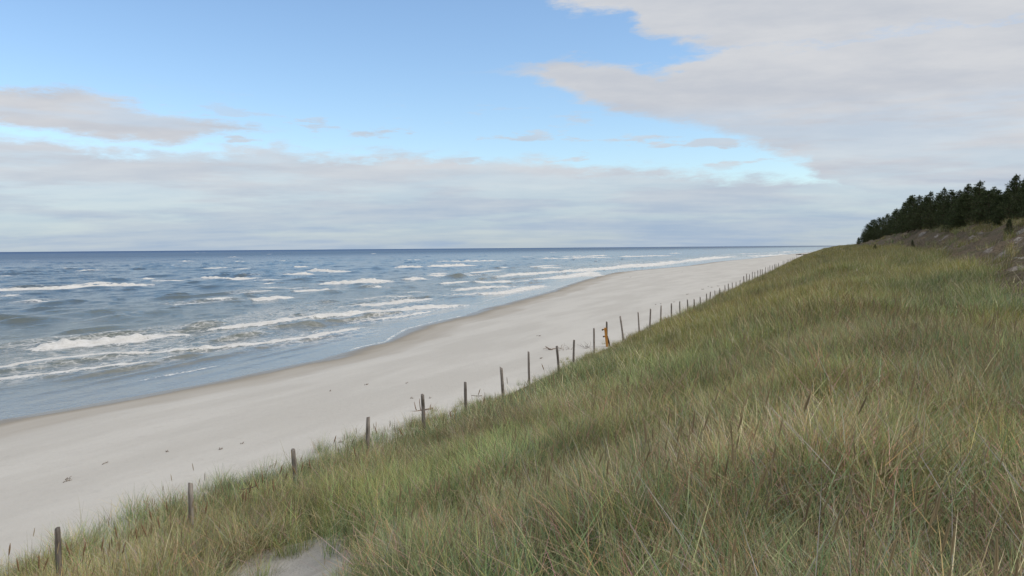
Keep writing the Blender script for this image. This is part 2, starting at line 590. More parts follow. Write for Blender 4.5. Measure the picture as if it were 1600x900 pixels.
def m_wood(name, c0, c1, c2, scale=1.0):
    m, N = new_mat(name)
    tcn = N.n('ShaderNodeTexCoord').outputs['Object']
    rnd = N.n('ShaderNodeObjectInfo').outputs['Random']
    off = N.v('ADD', tcn, N.v('SCALE', (1, 1, 1)))
    cx = N.n('ShaderNodeCombineXYZ')
    N.link(N.m('MULTIPLY', rnd, 40.0), cx.inputs[0])
    N.link(N.m('MULTIPLY', rnd, 23.0), cx.inputs[2])
    p = N.v('ADD', tcn, cx.outputs[0])
    grain = N.noise(N.mapping(p, scale=(scale, scale, 0.06 * scale)), 42.0, 5, 0.65)
    blot = N.noise(p, 3.5 * scale, 5, 0.6)
    c = N.mix(N.ss(grain, 0.35, 0.65), c0, c1)
    c = N.mix(N.m('MULTIPLY', N.ss(blot, 0.5, 0.68), 0.75), c, c2)
    hsv = N.n('ShaderNodeHueSaturation')
    N.link(c, hsv.inputs['Color'])
    N.put(hsv.inputs['Value'], N.m('MULTIPLY_ADD', rnd, 0.70, 0.78))
    finish(N, principled(N, hsv.outputs[0], 0.85, 0.2, bump(N, grain, 0.6, 0.01)))
    return m


def m_plain(name, c0, c1, scale, rough=0.8):
    m, N = new_mat(name)
    p = N.n('ShaderNodeTexCoord').outputs['Object']
    n = N.noise(p, scale, 5, 0.6)
    finish(N, principled(N, N.mix(N.ss(n, 0.35, 0.65), c0, c1), rough, 0.2, bump(N, n, 0.4, 0.02)))
    return m


def m_needles():
    m, N = new_mat('pine_needles')
    sh = N.attr('shade')
    rnd = N.n('ShaderNodeObjectInfo').outputs['Random']
    c = N.mix(sh, (0.026, 0.043, 0.017), (0.092, 0.122, 0.042))
    c = N.mix(N.m('MULTIPLY', rnd, 0.45), c, (0.062, 0.074, 0.022))
    p = principled(N, c, 0.6, 0.25)
    finish(N, p)
    return m


M_SAND, M_DUNE, M_WATER, M_GRASS = m_sand(), m_dune(), m_water(), m_grass()
M_POST = m_wood('weathered_post_wood', (0.12, 0.10, 0.085), (0.27, 0.24, 0.21), (0.10, 0.085, 0.065))
M_DRIFT = m_wood('driftwood', (0.11, 0.080, 0.062), (0.25, 0.19, 0.15), (0.09, 0.066, 0.05))
M_BARK = m_plain('pine_bark', (0.05, 0.036, 0.026), (0.12, 0.085, 0.06), 9.0, 0.9)
M_NEED = m_needles()
M_ORANGE = m_plain('faded_orange_paint', (0.42, 0.18, 0.035), (0.50, 0.25, 0.07), 8.0, 0.6)
M_DARK = m_plain('dark_weathered_wood', (0.05, 0.035, 0.03), (0.10, 0.07, 0.055), 12.0, 0.8)
M_SEED = m_plain('seed_spike', (0.20, 0.125, 0.07), (0.30, 0.205, 0.115), 60.0, 0.9)
M_STALK = m_plain('grass_stalk', (0.20, 0.18, 0.09), (0.27, 0.23, 0.12), 30.0, 0.8)
M_WEED = m_plain('dry_seaweed', (0.20, 0.17, 0.145), (0.31, 0.27, 0.23), 20.0, 0.9)

# ------------------------------------------------------------------ beach and dune (one height field, two sheets)
gs = np.unique(np.concatenate([np.linspace(-3000, -80, 12), np.arange(-80, -8, 4.0), np.arange(-8, 45, 0.25), np.arange(45, 130, 0.6),
                               np.arange(130, 320, 1.5), np.geomspace(320, 40000, 70)]))
gt = np.unique(np.concatenate([[-400, -250, -160, -120, -95, -80], np.arange(-72, -35, 1.5), np.arange(-35, -13, 0.5), np.arange(-13, 16, 0.22),
                               np.arange(16, 40, 1.5), np.geomspace(40, 30000, 22)]))
GS, GT = np.meshgrid(gs, gt, indexing='ij')
GZ = ground(GS, GT + bend(GS))
GX, GY = to_xy(GS, GT + bend(GS))
ns, nt_ = GS.shape
idx = np.arange(ns * nt_).reshape(ns, nt_)
quads = np.stack([idx[:-1, :-1], idx[1:, :-1], idx[1:, 1:], idx[:-1, 1:]], -1)
tmid = 0.5 * (gt[:-1] + gt[1:])
V = np.stack([GX, GY, GZ], -1).reshape(-1, 3)
U = (GT + bend(GS) - waterline(GS)).ravel()
tb_ = bench_edge(GS)
wig = 1.6 * (fbm(GS * 0.35, GT * 0.35, 21) - 0.5)
sandm = np.maximum(1 - sstep(GT + wig, FOOT - 0.2, FOOT + 0.7),
                   1.2 * hollow_gap(GS, GT))
scarpm = sstep(GT + 2.6 * (fbm(GS * 0.12, GT * 0.3, 22) - 0.5), tb_ - 0.6, tb_ + 0.9) * (1 - sstep(GT, 13.0, 14.5))


PALE = np.zeros_like(GS)
for (px_, py_, w_, h_) in ((1418, 349, 14, 5), (1410, 356, 10, 6), (1402, 363, 9, 5), (1393, 371, 9, 5), (1384, 378, 8, 3), (1447, 351, 9, 4), (1457, 356, 6, 4), (1520, 369, 9, 4),
                          (1533, 364, 7, 3), (1551, 352, 6, 4), (1597, 362, 10, 6), (1590, 373, 8, 3), (1560, 401, 14, 3), (1580, 396, 12, 3), (1360, 381, 7, 2.5), (1336, 380, 6, 2),
                          (1505, 384, 7, 3), (1440, 366, 8, 3), (1475, 372, 8, 2.5), (1590, 418, 12, 3), (1545, 388, 8, 2.5)):
    p_, _ = hit_h(px_, py_, 0.0)
    D_ = math.hypot(p_[0], p_[1])
    m_ = D_ / FPX
    X_, Y_ = GX - p_[0], GY - p_[1]
    ux, uy = p_[0] / D_, p_[1] / D_
    across, along = X_ * uy - Y_ * ux, X_ * ux + Y_ * uy
    PALE = np.maximum(PALE, np.exp(-(across / (w_ * m_)) ** 2 - (along / max(1.2, h_ * m_ * 2.2)) ** 2))


def sub_sheet(name, fmask, mat):
    f = quads[:, fmask].reshape(-1, 4)
    used = np.unique(f)
    remap = np.full(len(V), -1)
    remap[used] = np.arange(len(used))
    return mesh_np(name, V[used], remap[f], mat, True, {
        'u': ('FLOAT', U[used].astype(np.float32)), 'sand': ('FLOAT', sandm.ravel()[used].astype(np.float32)),
        'pale': ('FLOAT', PALE.ravel()[used].astype(np.float32)), 'scarp': ('FLOAT', scarpm.ravel()[used].astype(np.float32))})


tag(sub_sheet('beach', tmid < FOOT, M_SAND), 'wide pale sand beach sloping down to the sea', 'beach', kind='structure')
tag(sub_sheet('dune', tmid >= FOOT, M_DUNE), 'grassy coastal dune with a bare brown scarp on its right', 'dune', kind='structure')

# ------------------------------------------------------------------ sea
azs = np.unique(np.concatenate([np.arange(-100, -36, 0.4), np.arange(-36, 24.5, 0.085)]))
rs = np.concatenate([np.arange(22, 90, 0.3), np.arange(90, 200, 0.55), np.arange(200, 350, 1.1), np.arange(350, 700, 3.0), np.geomspace(700, 40000, 130)])
AZ, RR = np.meshgrid(np.radians(azs), rs, indexing='ij')
SX, SY = RR * np.sin(AZ), RR * np.cos(AZ)
SS, ST = to_st(SX, SY)
OFF = waterline(SS) - ST
SZ = np.zeros_like(SX)
FOAM = np.zeros_like(SX)
LACE = np.zeros_like(SX)
AZR = np.radians(azs)


def window(cx, cy, rad):
    r = math.hypot(cx, cy)
    a = math.atan2(cx, cy)
    da = math.asin(min(0.999, rad / max(r, rad * 1.01)))
    i0, i1 = np.searchsorted(AZR, a - da), np.searchsorted(AZR, a + da)
    j0, j1 = np.searchsorted(rs, r - rad), np.searchsorted(rs, r + rad)
    return slice(i0, i1), slice(j0, j1)


def packet(s, t, L, sg, h, ang):
    """one short-crested swell: steep towards the shore, soft behind"""
    x, y = to_xy(s, t)
    w = window(x, y, 2.6 * L + 3 * sg)
    if w[0].start >= w[0].stop or w[1].start >= w[1].stop:
        return
    a, b = SS[w] - s, ST[w] - t
    ca, sa = math.cos(ang), math.sin(ang)
    p, q = a * ca + b * sa, -a * sa + b * ca          # q > 0 towards the shore
    q = q + 0.02 * p * p / max(L, 1) * 0.5
    sig = np.where(q > 0, sg * 0.62, sg * 1.35)
    SZ[w] += h * np.exp(-(p / L) ** 2 - (q / sig) ** 2)


pr = np.random.default_rng(5)
for i in range(3200):
    dist = pr.random()
    s = -60 + 900 * pr.random() ** 1.5
    off = 6 + 480 * pr.random() ** 1.6
    t = float(waterline(np.array(s))) - off
    near = min(1.0, off / 30)
    big = pr.random() < 0.30
    h = (pr.uniform(0.28, 0.50) if big else pr.uniform(0.10, 0.28)) * (0.25 + 0.75 * near)
    L = pr.uniform(2.2, 6.5) if big else pr.uniform(1.5, 6.0)
    sg = pr.uniform(1.1, 2.0) * (1.0 if off < 120 else 1.35)
    packet(s, t, L * (1 + off / 350), sg, h, R(pr.normal(0, 7)))

# breakers: crest lines (as photographed), foam thickness in px of the photo, trailing lace in m
BREAK = [
    ([(52, 545), (100, 539), (180, 532), (250, 524)], 13, 5.0), ([(250, 524), (278, 521)], 6, 3),
    ([(312, 515), (350, 511), (400, 506), (450, 500), (525, 491), (600, 485), (650, 481), (737, 474)], 6, 5.0),
    ([(-60, 583), (0, 574), (60, 565), (150, 555), (225, 549), (330, 541), (400, 535), (475, 527), (575, 508)], 6, 3.5),
    ([(-40, 594), (0, 587), (75, 578), (175, 567), (260, 560)], 2.4, 2.0),
    ([(532, 478), (600, 475), (670, 466)], 6, 4), ([(550, 501), (640, 490), (672, 484)], 3, 3),
    ([(500, 443), (560, 441), (605, 438)], 6, 4), ([(462, 454), (525, 451)], 4, 3), ([(398, 467), (452, 463)], 5, 3),
    ([(442, 428), (485, 427)], 3.5, 3), ([(485, 422), (520, 424), (555, 424)], 4, 4), ([(617, 417), (660, 417)], 4, 4),
    ([(667, 416), (735, 414)], 3.5, 4), ([(675, 409), (787, 407)], 4, 5), ([(632, 436), (652, 435)], 5, 3), ([(650, 431), (747, 430)], 3.5, 4),
    ([(757, 434), (800, 429), (900, 423), (975, 416), (1040, 411)], 3.6, 6), ([(707, 452), (760, 449), (800, 447)], 3.5, 4),
    ([(675, 461), (730, 459), (780, 457), (850, 444)], 3.5, 5), ([(-40, 454), (0, 452), (100, 449), (170, 446), (237, 444)], 4.5, 5), ([(140, 442), (170, 442)], 4, 3),
    ([(312, 434), (360, 436), (408, 434)], 4, 4), ([(962, 401), (1050, 399)], 3, 6), ([(1055, 409), (1115, 402.5), (1150, 400.5)], 2.6, 6), ([(1165, 400), (1197, 399), (1235, 397.5)], 1.6, 6),
    ([(900, 430), (945, 429)], 3, 4), ([(1125, 396), (1200, 396)], 2, 6), ([(1222, 392.6), (1252, 392)], 2, 8), ([(880, 403), (955, 402)], 2.4, 5),
    ([(820, 438), (880, 432), (930, 424)], 3, 5), ([(560, 466), (640, 461)], 2, 3), ([(270, 474), (330, 471)], 1.4, 2), ([(840, 404), (900, 404)], 2, 4),
    ([(980, 418), (1060, 408)], 3, 6), ([(745, 441), (800, 438)], 2.4, 3), ([(20, 470), (90, 468)], 1.0, 2), ([(240, 438), (290, 437)], 1.4, 3)]


def breaker(pts, thick, trail):
    P = np.array([at_z(px, py, 0.25)[:2] for px, py in pts])
    st = np.array(to_st(P[:, 0], P[:, 1])).T
    # subdivide and jitter into a natural crest
    out = []
    for a, b in zip(st[:-1], st[1:]):
        n = max(2, int(np.linalg.norm(b - a) / 1.5))
        out += [a + (b - a) * k / n for k in range(n)]
    out.append(st[-1])
    st = np.array(out)
    st[:, 1] += 1.1 * (fbm(st[:, 0] * 0.22, st[:, 0] * 0 + thick, 77, 3) - 0.5) * min(1.5, np.hypot(*P.mean(0)) / 90)
    n = len(st)
    for k in range(n - 1):
        a, b = st[k], st[k + 1]
        mid = (a + b) / 2
        x, y = to_xy(*mid)
        Z = math.hypot(x, y)
        hgt = min(0.75, 0.85 * thick * Z / FPX)
        dep = max(0.5, min(9.0, 0.27 * thick * Z * Z / (FPX * CAM_H)))
        endt = min(1.0, (k + 1) / (0.16 * n + 1), (n - 1 - k) / (0.16 * n + 1))
        g = 0.55 + 0.6 * float(vnoise(np.array(mid[0] * 0.35), np.array(thick * 3.1), 5))
        rad = np.linalg.norm(b - a) + dep + trail * 2 + 4
        w = window(x, y, rad)
        if w[0].start >= w[0].stop or w[1].start >= w[1].stop:
            continue
        d = b - a
        L = np.linalg.norm(d) + 1e-6
        d = d / L
        if d[0] < 0:
            d = -d
            a, b = b, a
        p = (SS[w] - a[0]) * d[0] + (ST[w] - a[1]) * d[1]
        q = -(SS[w] - a[0]) * d[1] + (ST[w] - a[1]) * d[0]      # q > 0 towards the shore
        over = np.maximum(0, np.maximum(-p, p - L))
        fall = np.exp(-(over / 0.9) ** 2)
        sig = np.where(q > 0, 0.55 + 0.05 * dep, 1.7)
        hh = hgt * endt * g * np.exp(-(q / sig) ** 2) * fall
        hh = hh * (0.55 + 0.9 * vnoise(SS[w] * 1.7, ST[w] * 1.3, 91))
        RID[w] = np.maximum(RID[w], hh)
        sf = np.where(q > 0, dep * 0.8, 0.35 * dep)
        ff = endt ** 0.5 * np.exp(-(q / sf) ** 2) * fall * (0.75 + 0.45 * g)
        FOAM[w] = np.maximum(FOAM[w], ff)
        ll = endt ** 0.5 * fall * np.where(q > 0, np.exp(-(q / (0.7 * trail + 0.6)) ** 2), np.exp(-(q / (trail * 1.1)) ** 2))
        LACE[w] = np.maximum(LACE[w], ll)


RID = np.zeros_like(SX)
br_ = np.random.default_rng(17)
for i in range(60):        # small whitecaps and thin broken lines
    px_, py_ = br_.uniform(-60, 1050), 392 + 78 * br_.random() ** 1.2
    q_ = at_z(px_, py_, 0.25)
    s_, t_ = to_st(q_[0], q_[1])
    if float(waterline(np.array(s_))) - t_ < 12:
        continue
    ln_ = br_.uniform(10, 48)
    sl_ = (386 - py_) / (1290 - px_)
    BREAK.append(([(px_, py_), (px_ + ln_ * 0.5, py_ + sl_ * ln_ * 0.5 * br_.uniform(0.5, 1.5)), (px_ + ln_, py_ + sl_ * ln_)], br_.uniform(0.8, 2.3), 2.5))
for b in BREAK:
    breaker(*b)
for i in range(9000):      # short chop
    off = 7 + 260 * pr.random() ** 1.4
    s = -40 + 520 * pr.random() ** 1.4
    sc_ = 1 + off / 120
    packet(s, float(waterline(np.array(s))) - off, pr.uniform(0.8, 2.6) * sc_, pr.uniform(0.35, 0.7) * sc_, pr.uniform(0.04, 0.12) * sc_ ** 0.7, R(pr.normal(0, 16)))
for i in range(70):        # low unbroken ripples running in over the shallows
    s = -30 + 260 * pr.random()
    packet(s, float(waterline(np.array(s))) - pr.uniform(2.5, 16), pr.uniform(6, 16), pr.uniform(0.5, 0.9), pr.uniform(0.10, 0.22), R(pr.normal(0, 3)))
SZ *= np.clip((OFF - 0.8) / 7.0, 0.0, 1.0)
SZ = SZ * (1 - 0.7 * np.clip(RID / 0.3, 0, 1)) + RID
SZ += 0.035 * sstep(OFF, 0.0, 3.0) * (fbm(SS * 0.5, ST * 1.3, 41, 3) - 0.5)
# broad foam-streaked zones: between the two near breakers, and the far surf
z1 = sstep(OFF, 9.5, 12) * (1 - sstep(OFF, 24, 29)) * (1 - sstep(SS, 70, 110))
LACE = np.maximum(LACE, 0.75 * z1 * sstep(fbm(SS * 0.06, ST * 0.2, 51), 0.36, 0.52))
z2 = sstep(SS, 90, 260) * sstep(OFF, 1, 4) * (1 - sstep(OFF, 34, 62))
LACE = np.maximum(LACE, 0.6 * z2 * sstep(fbm(SS * 0.03, ST * 0.12, 52), 0.38, 0.55))
FOAM = np.maximum(FOAM, 0.62 * sstep(SS, 240, 460) * sstep(OFF, 1, 5) * (1 - sstep(OFF, 30, 75)) * sstep(fbm(SS * 0.022, OFF * 0.20, 53, 3), 0.54, 0.64))
# swash: a thin frothy line at the water's edge
FOAM = np.maximum(FOAM, 0.62 * np.exp(-((OFF - 0.35) / 0.22) ** 2) * sstep(fbm(SS * 0.08, ST * 0 + 3.0, 54), 0.42, 0.56))
FOAM = np.maximum(FOAM, 0.6 * np.exp(-((OFF - 3.2 - 2.5 * fbm(SS * 0.07, ST * 0, 58)) / 0.25) ** 2) * sstep(fbm(SS * 0.05, ST * 0 + 8.0, 55), 0.5, 0.6))
na, nr = SX.shape
ii = np.arange(na * nr).reshape(na, nr)
q = np.stack([ii[:-1, :-1], ii[1:, :-1], ii[1:, 1:], ii[:-1, 1:]], -1)
keep = (OFF[:-1, :-1] > -2.5) | (OFF[1:, 1:] > -2.5)
f = q[keep][:, ::-1]
used = np.unique(f)
remap = np.full(na * nr, -1)
remap[used] = np.arange(len(used))
sea = mesh_np('sea', np.stack([SX, SY, SZ], -1).reshape(-1, 3)[used], remap[f], M_WATER, True, {
    'off': ('FLOAT', OFF.ravel()[used].astype(np.float32)), 'foam': ('FLOAT', FOAM.ravel()[used].astype(np.float32)),
    'lace': ('FLOAT', LACE.ravel()[used].astype(np.float32))})
tag(sea, 'grey-blue sea with white breakers rolling onto the beach', 'sea', kind='structure')


# ------------------------------------------------------------------ dune grass
def blade(base, az_, length, lean, curl, width, segs, tw=0.0):
    """verts of one curved tapering ribbon"""
    p = np.array(base, float)
    out = []
    side = np.array([-math.sin(az_ + tw), math.cos(az_ + tw), 0])
    step = length / segs
    for k in range(segs + 1):
        f_ = k / segs
        wd = width * (1 - f_ ** 1.6) * 0.5 + width * 0.04
        out.append(p - side * wd)
        out.append(p + side * wd)
        th = lean + curl * f_ * f_
        p = p + step * np.array([math.cos(az_) * math.sin(th), math.sin(az_) * math.sin(th), math.cos(th)])
    return out


GREENS = [(0.200, 0.245, 0.092), (0.170, 0.225, 0.095), (0.225, 0.255, 0.095), (0.180, 0.235, 0.125), (0.245, 0.255, 0.085)]
STRAWS = [(0.46, 0.40, 0.23), (0.36, 0.31, 0.17), (0.55, 0.48, 0.31), (0.27, 0.22, 0.125), (0.47, 0.38, 0.235)]


def tussock(nb, rad, hmin, hmax, width, segs, dry, seed, spikes=0, litter=0):
    r_ = random.Random(seed)
    vs, fs, cs, ds = [], [], [], []

    def add(vv, col, d):
        n0 = len(vs)
        vs.extend(vv)
        n = len(vv) // 2
        for k in range(n - 1):
            fs.append((n0 + 2 * k, n0 + 2 * k + 1, n0 + 2 * k + 3, n0 + 2 * k + 2))
        for k in range(n):
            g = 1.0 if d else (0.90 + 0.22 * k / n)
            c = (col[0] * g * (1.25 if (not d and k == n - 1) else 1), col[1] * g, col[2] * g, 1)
            cs.extend((c, c))
            ds.extend((d, d))

    for i in range(nb):
        rr = rad * math.sqrt(r_.random())
        a = r_.uniform(0, 6.283)
        b = (rr * math.cos(a), rr * math.sin(a), -0.05)
        isdry = r_.random() < dry
        col = r_.choice(STRAWS if isdry else GREENS)
        k = r_.uniform(0.5, 1.7)
        col = tuple(q_ * k for q_ in col)
        L = r_.uniform(hmin, hmax) * (r_.uniform(0.6, 1.25) if isdry else 1)
        lean = abs(r_.gauss(0.16, 0.18)) + 0.40 * rr / rad * r_.random() + (0.5 * r_.random() ** 1.5 if isdry else 0)
        curl = abs(r_.gauss(0.40, 0.40)) + (r_.random() ** 3) * 1.2
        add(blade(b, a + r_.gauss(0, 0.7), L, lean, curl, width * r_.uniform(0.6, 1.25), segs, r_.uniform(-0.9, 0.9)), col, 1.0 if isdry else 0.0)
    for i in range(litter):       # dead blades lying and criss-crossing near the base
        a = r_.uniform(0, 6.283)
        b = (rad * 1.3 * r_.uniform(-1, 1), rad * 1.3 * r_.uniform(-1, 1), r_.uniform(0.0, 0.42 * hmax))
        col = tuple(q_ * r_.uniform(0.6, 1.15) for q_ in r_.choice(STRAWS))
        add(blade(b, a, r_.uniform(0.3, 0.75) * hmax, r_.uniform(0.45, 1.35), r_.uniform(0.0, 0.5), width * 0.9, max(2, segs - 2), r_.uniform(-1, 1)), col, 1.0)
    for i in range(spikes):       # flowering stalk with a cigar-shaped straw spike
        a = r_.uniform(0, 6.283)
        b = (rad * 0.5 * r_.uniform(-1, 1), rad * 0.5 * r_.uniform(-1, 1), 0)
        L = hmax * r_.uniform(0.95, 1.2)
        st_ = blade(b, a, L, r_.uniform(0.0, 0.14), 0.12, 0.006, 4)
        add(st_, (0.25, 0.205, 0.115), 1.0)
        tip = (st_[-1] + st_[-2]) / 2
        dr = tip - (st_[-3] + st_[-4]) / 2
        dr = dr / np.linalg.norm(dr)
        for q_ in range(3):
            an = q_ * math.pi / 3
            sd = np.array([math.cos(an), math.sin(an), 0])
            vv = []
            for k in range(6):
                f_ = k / 5
                wd = 0.0062 * math.sin(math.pi * (0.08 + 0.9 * f_)) ** 0.7
                c0 = tip + dr * 0.14 * f_
                vv += [c0 - sd * wd, c0 + sd * wd]
            add(vv, (0.36, 0.29, 0.18), 1.0)
    return np.array(vs), np.array(fs), np.array(cs), np.array(ds)


VARIANTS = []
for k in range(8):      # 0..7 near: mostly green to mostly dead
    VARIANTS.append(tussock(64, 0.20, 0.28, 0.76, 0.0068, 5, (0.14, 0.20, 0.26, 0.33, 0.42, 0.54, 0.70, 0.88)[k], 100 + k, spikes=(0, 0, 0, 1, 0, 0, 1, 0)[k], litter=22 + 4 * k))
for k in range(5):      # 8..12 middle distance
    VARIANTS.append(tussock(54, 0.28, 0.32, 0.74, 0.0125, 3, (0.14, 0.22, 0.30, 0.42, 0.62)[k], 200 + k, litter=16))
for k in range(4):      # 13..16 far
    VARIANTS.append(tussock(70, 0.60, 0.34, 0.68, 0.026, 2, (0.08, 0.18, 0.28, 0.45)[k], 300 + k, litter=6))


def grass_object(name, pts, rot, scl, var, tint, val, ids):
    """variant tussocks (kept as islands in this mesh) instanced on the mesh's own loose points"""
    vs, fs, cs, ds, vi = [], [], [], [], []
    n0 = 0
    for k in ids:
        v_, f_, c_, d_ = VARIANTS[k]
        vs.append(v_)
        fs.append(f_ + n0)
        cs.append(c_)
        ds.append(d_)
        vi.append(np.full(len(v_), k))
        n0 += len(v_)
    npnt = len(pts)
    vs = np.concatenate(vs + [pts])
    cs = np.concatenate(cs + [np.ones((npnt, 4))])
    ds = np.concatenate(ds + [np.zeros(npnt)])
    vi = np.concatenate(vi + [np.full(npnt, -1)])
    z0 = np.zeros(n0)
    o = mesh_np(name, vs, np.concatenate(fs), M_GRASS, True, {
        'bcol': ('FLOAT_COLOR', cs.astype(np.float32)), 'dry': ('FLOAT', ds.astype(np.float32)), 'vid': ('INT', vi.astype(np.int32)),
        'rot': ('FLOAT_VECTOR', np.concatenate([np.zeros((n0, 3)), rot]).astype(np.float32)),
        'scl': ('FLOAT', np.concatenate([z0, scl]).astype(np.float32)),
        'pick': ('INT', np.concatenate([z0, np.searchsorted(np.array(ids), var)]).astype(np.int32)),
        'tint': ('FLOAT', np.concatenate([z0, tint]).astype(np.float32)), 'val': ('FLOAT', np.concatenate([z0, val]).astype(np.float32))})
    g = bpy.data.node_groups.new(name + '_scatter', 'GeometryNodeTree')
    g.interface.new_socket('Geometry', in_out='INPUT', socket_type='NodeSocketGeometry')
    g.interface.new_socket('Geometry', in_out='OUTPUT', socket_type='NodeSocketGeometry')
    N = g.nodes
    gi, go = N.new('NodeGroupInput'), N.new('NodeGroupOutput')

    def named(nm, typ):
        a = N.new('GeometryNodeInputNamedAttribute')
        a.data_type = typ
        a.inputs['Name'].default_value = nm
        return a.outputs['Attribute']

    vid = named('vid', 'INT')

    def sep_eq(val_):
        c = N.new('FunctionNodeCompare')
        c.data_type = 'INT'
        c.operation = 'EQUAL'
        ia = [s_ for s_ in c.inputs if s_.type == 'INT']
        g.links.new(vid, ia[0])
        ia[1].default_value = val_
        sp = N.new('GeometryNodeSeparateGeometry')
        sp.domain = 'POINT'
        g.links.new(gi.outputs[0], sp.inputs[0])
        g.links.new(c.outputs[0], sp.inputs['Selection'])
        return sp.outputs[0]

    join = N.new('GeometryNodeJoinGeometry')
    for k in reversed(list(ids)):
        ti = N.new('GeometryNodeGeometryToInstance')
        g.links.new(sep_eq(k), ti.inputs[0])
        g.links.new(ti.outputs[0], join.inputs[0])
    inst = N.new('GeometryNodeInstanceOnPoints')
    g.links.new(sep_eq(-1), inst.inputs['Points'])
    g.links.new(join.outputs[0], inst.inputs['Instance'])
    inst.inputs['Pick Instance'].default_value = True
    g.links.new(named('pick', 'INT'), inst.inputs['Instance Index'])
    er = N.new('FunctionNodeEulerToRotation')
    g.links.new(named('rot', 'FLOAT_VECTOR'), er.inputs[0])
    g.links.new(er.outputs[0], inst.inputs['Rotation'])
    g.links.new(named('scl', 'FLOAT'), inst.inputs['Scale'])
    g.links.new(inst.outputs[0], go.inputs[0])
    md = o.modifiers.new('scatter', 'NODES')
    md.node_group = g
    return o


def edge_t(s):
    """seaward limit of the grass"""
    base = np.interp(s, [-20, 6, 10, 15, 19, 24, 28, 36, 45, 60, 90, 400], [-12.6, -12.2, -11.9, -11.6, -11.3, -10.8, -10.3, -10.1, -10.0, -10.1, -9.6, -10.2])
    return base + 1.2 * (fbm(s * 0.3, s * 0, 61, 3) - 0.5)


def cover_p(s, t):
    """probability that a tussock grows here"""
    e = edge_t(s)
    p = sstep(t, e - 0.35, e + 1.3)
    p = np.maximum(p * (0.7 + 0.3 * sstep(t, e + 0.3, e + 1.8)), 0)
    tb = bench_edge(s) + 2.6 * (fbm(s * 0.12, t * 0.3, 22) - 0.5)
    sc = sstep(t, tb - 1.0, tb + 0.8)
    p = p * (1 - 0.965 * sc)
    p = p * (1 - 0.93 * hollow_gap(s, t))
    small = sstep(fbm(s * 0.5, t * 0.5, 66, 3), 0.30, 0.40)          # occasional thin places
    clump = sstep(fbm(s * 1.5, t * 1.5, 67, 2), 0.30, 0.48)
    clump = clump + (1 - clump) * np.interp(s, [14, 40], [0.38, 0.75])
    return p * (0.40 + 0.60 * small) * clump


def scatter(r0, r1, n, ids_w, smin, smax):
    a = np.radians(rng.uniform(-48, 44, n))
    r = np.sqrt(rng.uniform(r0 * r0, r1 * r1, n))
    x, y = r * np.sin(a), r * np.cos(a)
    s, t = to_st(x, y)
    ok = rng.random(n) < cover_p(s, t)
    return finish_pts(s[ok], t[ok], ids_w, smin, smax)


def finish_pts(s, t, ids_w, smin, smax, palebias=0.0):
    x, y = to_xy(s, t)
    n = len(s)
    z = ground(s, t)
    r = np.hypot(x, y)
    # how dead: patches, more straw close in on the right
    dead = fbm(s * 0.34, t * 0.34, 71, 4) * 1.9 - 0.66 + 0.42 * sstep(x / np.maximum(r, 0.1), 0.08, 0.5) * (1 - sstep(r, 5, 15)) + 0.10 * (1 - sstep(r, 4, 12)) + palebias
    ids, w0 = ids_w
    k = np.clip(dead * len(ids) + rng.normal(0, 0.9, n), 0, len(ids) - 0.01).astype(int)
    var = np.array(ids)[k]
    # wind from the sea bends everything to landward
    tilt = np.abs(rng.normal(0.16, 0.10, n)) * (0.7 + 0.6 * fbm(s * 0.2, t * 0.2, 73, 2))
    wdir = R(-12) + rng.normal(0, 0.5, n)          # world heading of the lean (x to landward)
    rz = rng.uniform(0, 6.283, n)
    ax, ay = -np.sin(wdir), np.cos(wdir)
    c, s_, C = np.cos(tilt), np.sin(tilt), 1 - np.cos(tilt)
    T = np.zeros((n, 3, 3))
    T[:, 0, 0] = c + ax * ax * C
    T[:, 0, 1] = ax * ay * C
    T[:, 0, 2] = ay * s_
    T[:, 1, 0] = ax * ay * C
    T[:, 1, 1] = c + ay * ay * C
    T[:, 1, 2] = -ax * s_
    T[:, 2, 0] = -ay * s_
    T[:, 2, 1] = ax * s_
    T[:, 2, 2] = c
    Z = np.zeros((n, 3, 3))
    Z[:, 0, 0] = np.cos(rz)
    Z[:, 0, 1] = -np.sin(rz)
    Z[:, 1, 0] = np.sin(rz)
    Z[:, 1, 1] = np.cos(rz)
    Z[:, 2, 2] = 1
    M = T @ Z
    rot = np.stack([np.arctan2(M[:, 2, 1], M[:, 2, 2]), np.arcsin(np.clip(-M[:, 2, 0], -1, 1)), np.arctan2(M[:, 1, 0], M[:, 0, 0])], -1)
    scl = rng.uniform(smin, smax, n) * (0.60 + 0.76 * fbm(s * 0.7, t * 0.7, 75, 2)) * (np.interp(s, [12, 19, 27], [1.06, 0.86, 0.60]) + np.interp(s, [12, 19, 27], [0.0, 0.14, 0.40]) * sstep(t - edge_t(s), 0.0, 2.4))
    scl = scl * (1 - 0.45 * hollow_gap(s * 1.12, t * 1.12)) * (1 - 0.35 * hollow_gap(s, t))
    tint = np.clip(fbm(s * 0.16, t * 0.22, 81, 4) * 1.9 - 0.62 + 0.35 * sstep(r, 14, 50) + rng.normal(0, 0.12, n) + palebias * 0.4, 0, 1.2)
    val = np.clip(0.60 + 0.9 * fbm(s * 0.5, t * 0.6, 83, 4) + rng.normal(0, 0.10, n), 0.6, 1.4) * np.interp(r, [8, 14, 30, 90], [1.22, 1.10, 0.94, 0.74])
    return np.stack([x, y, z], -1), rot, scl, var, tint, val


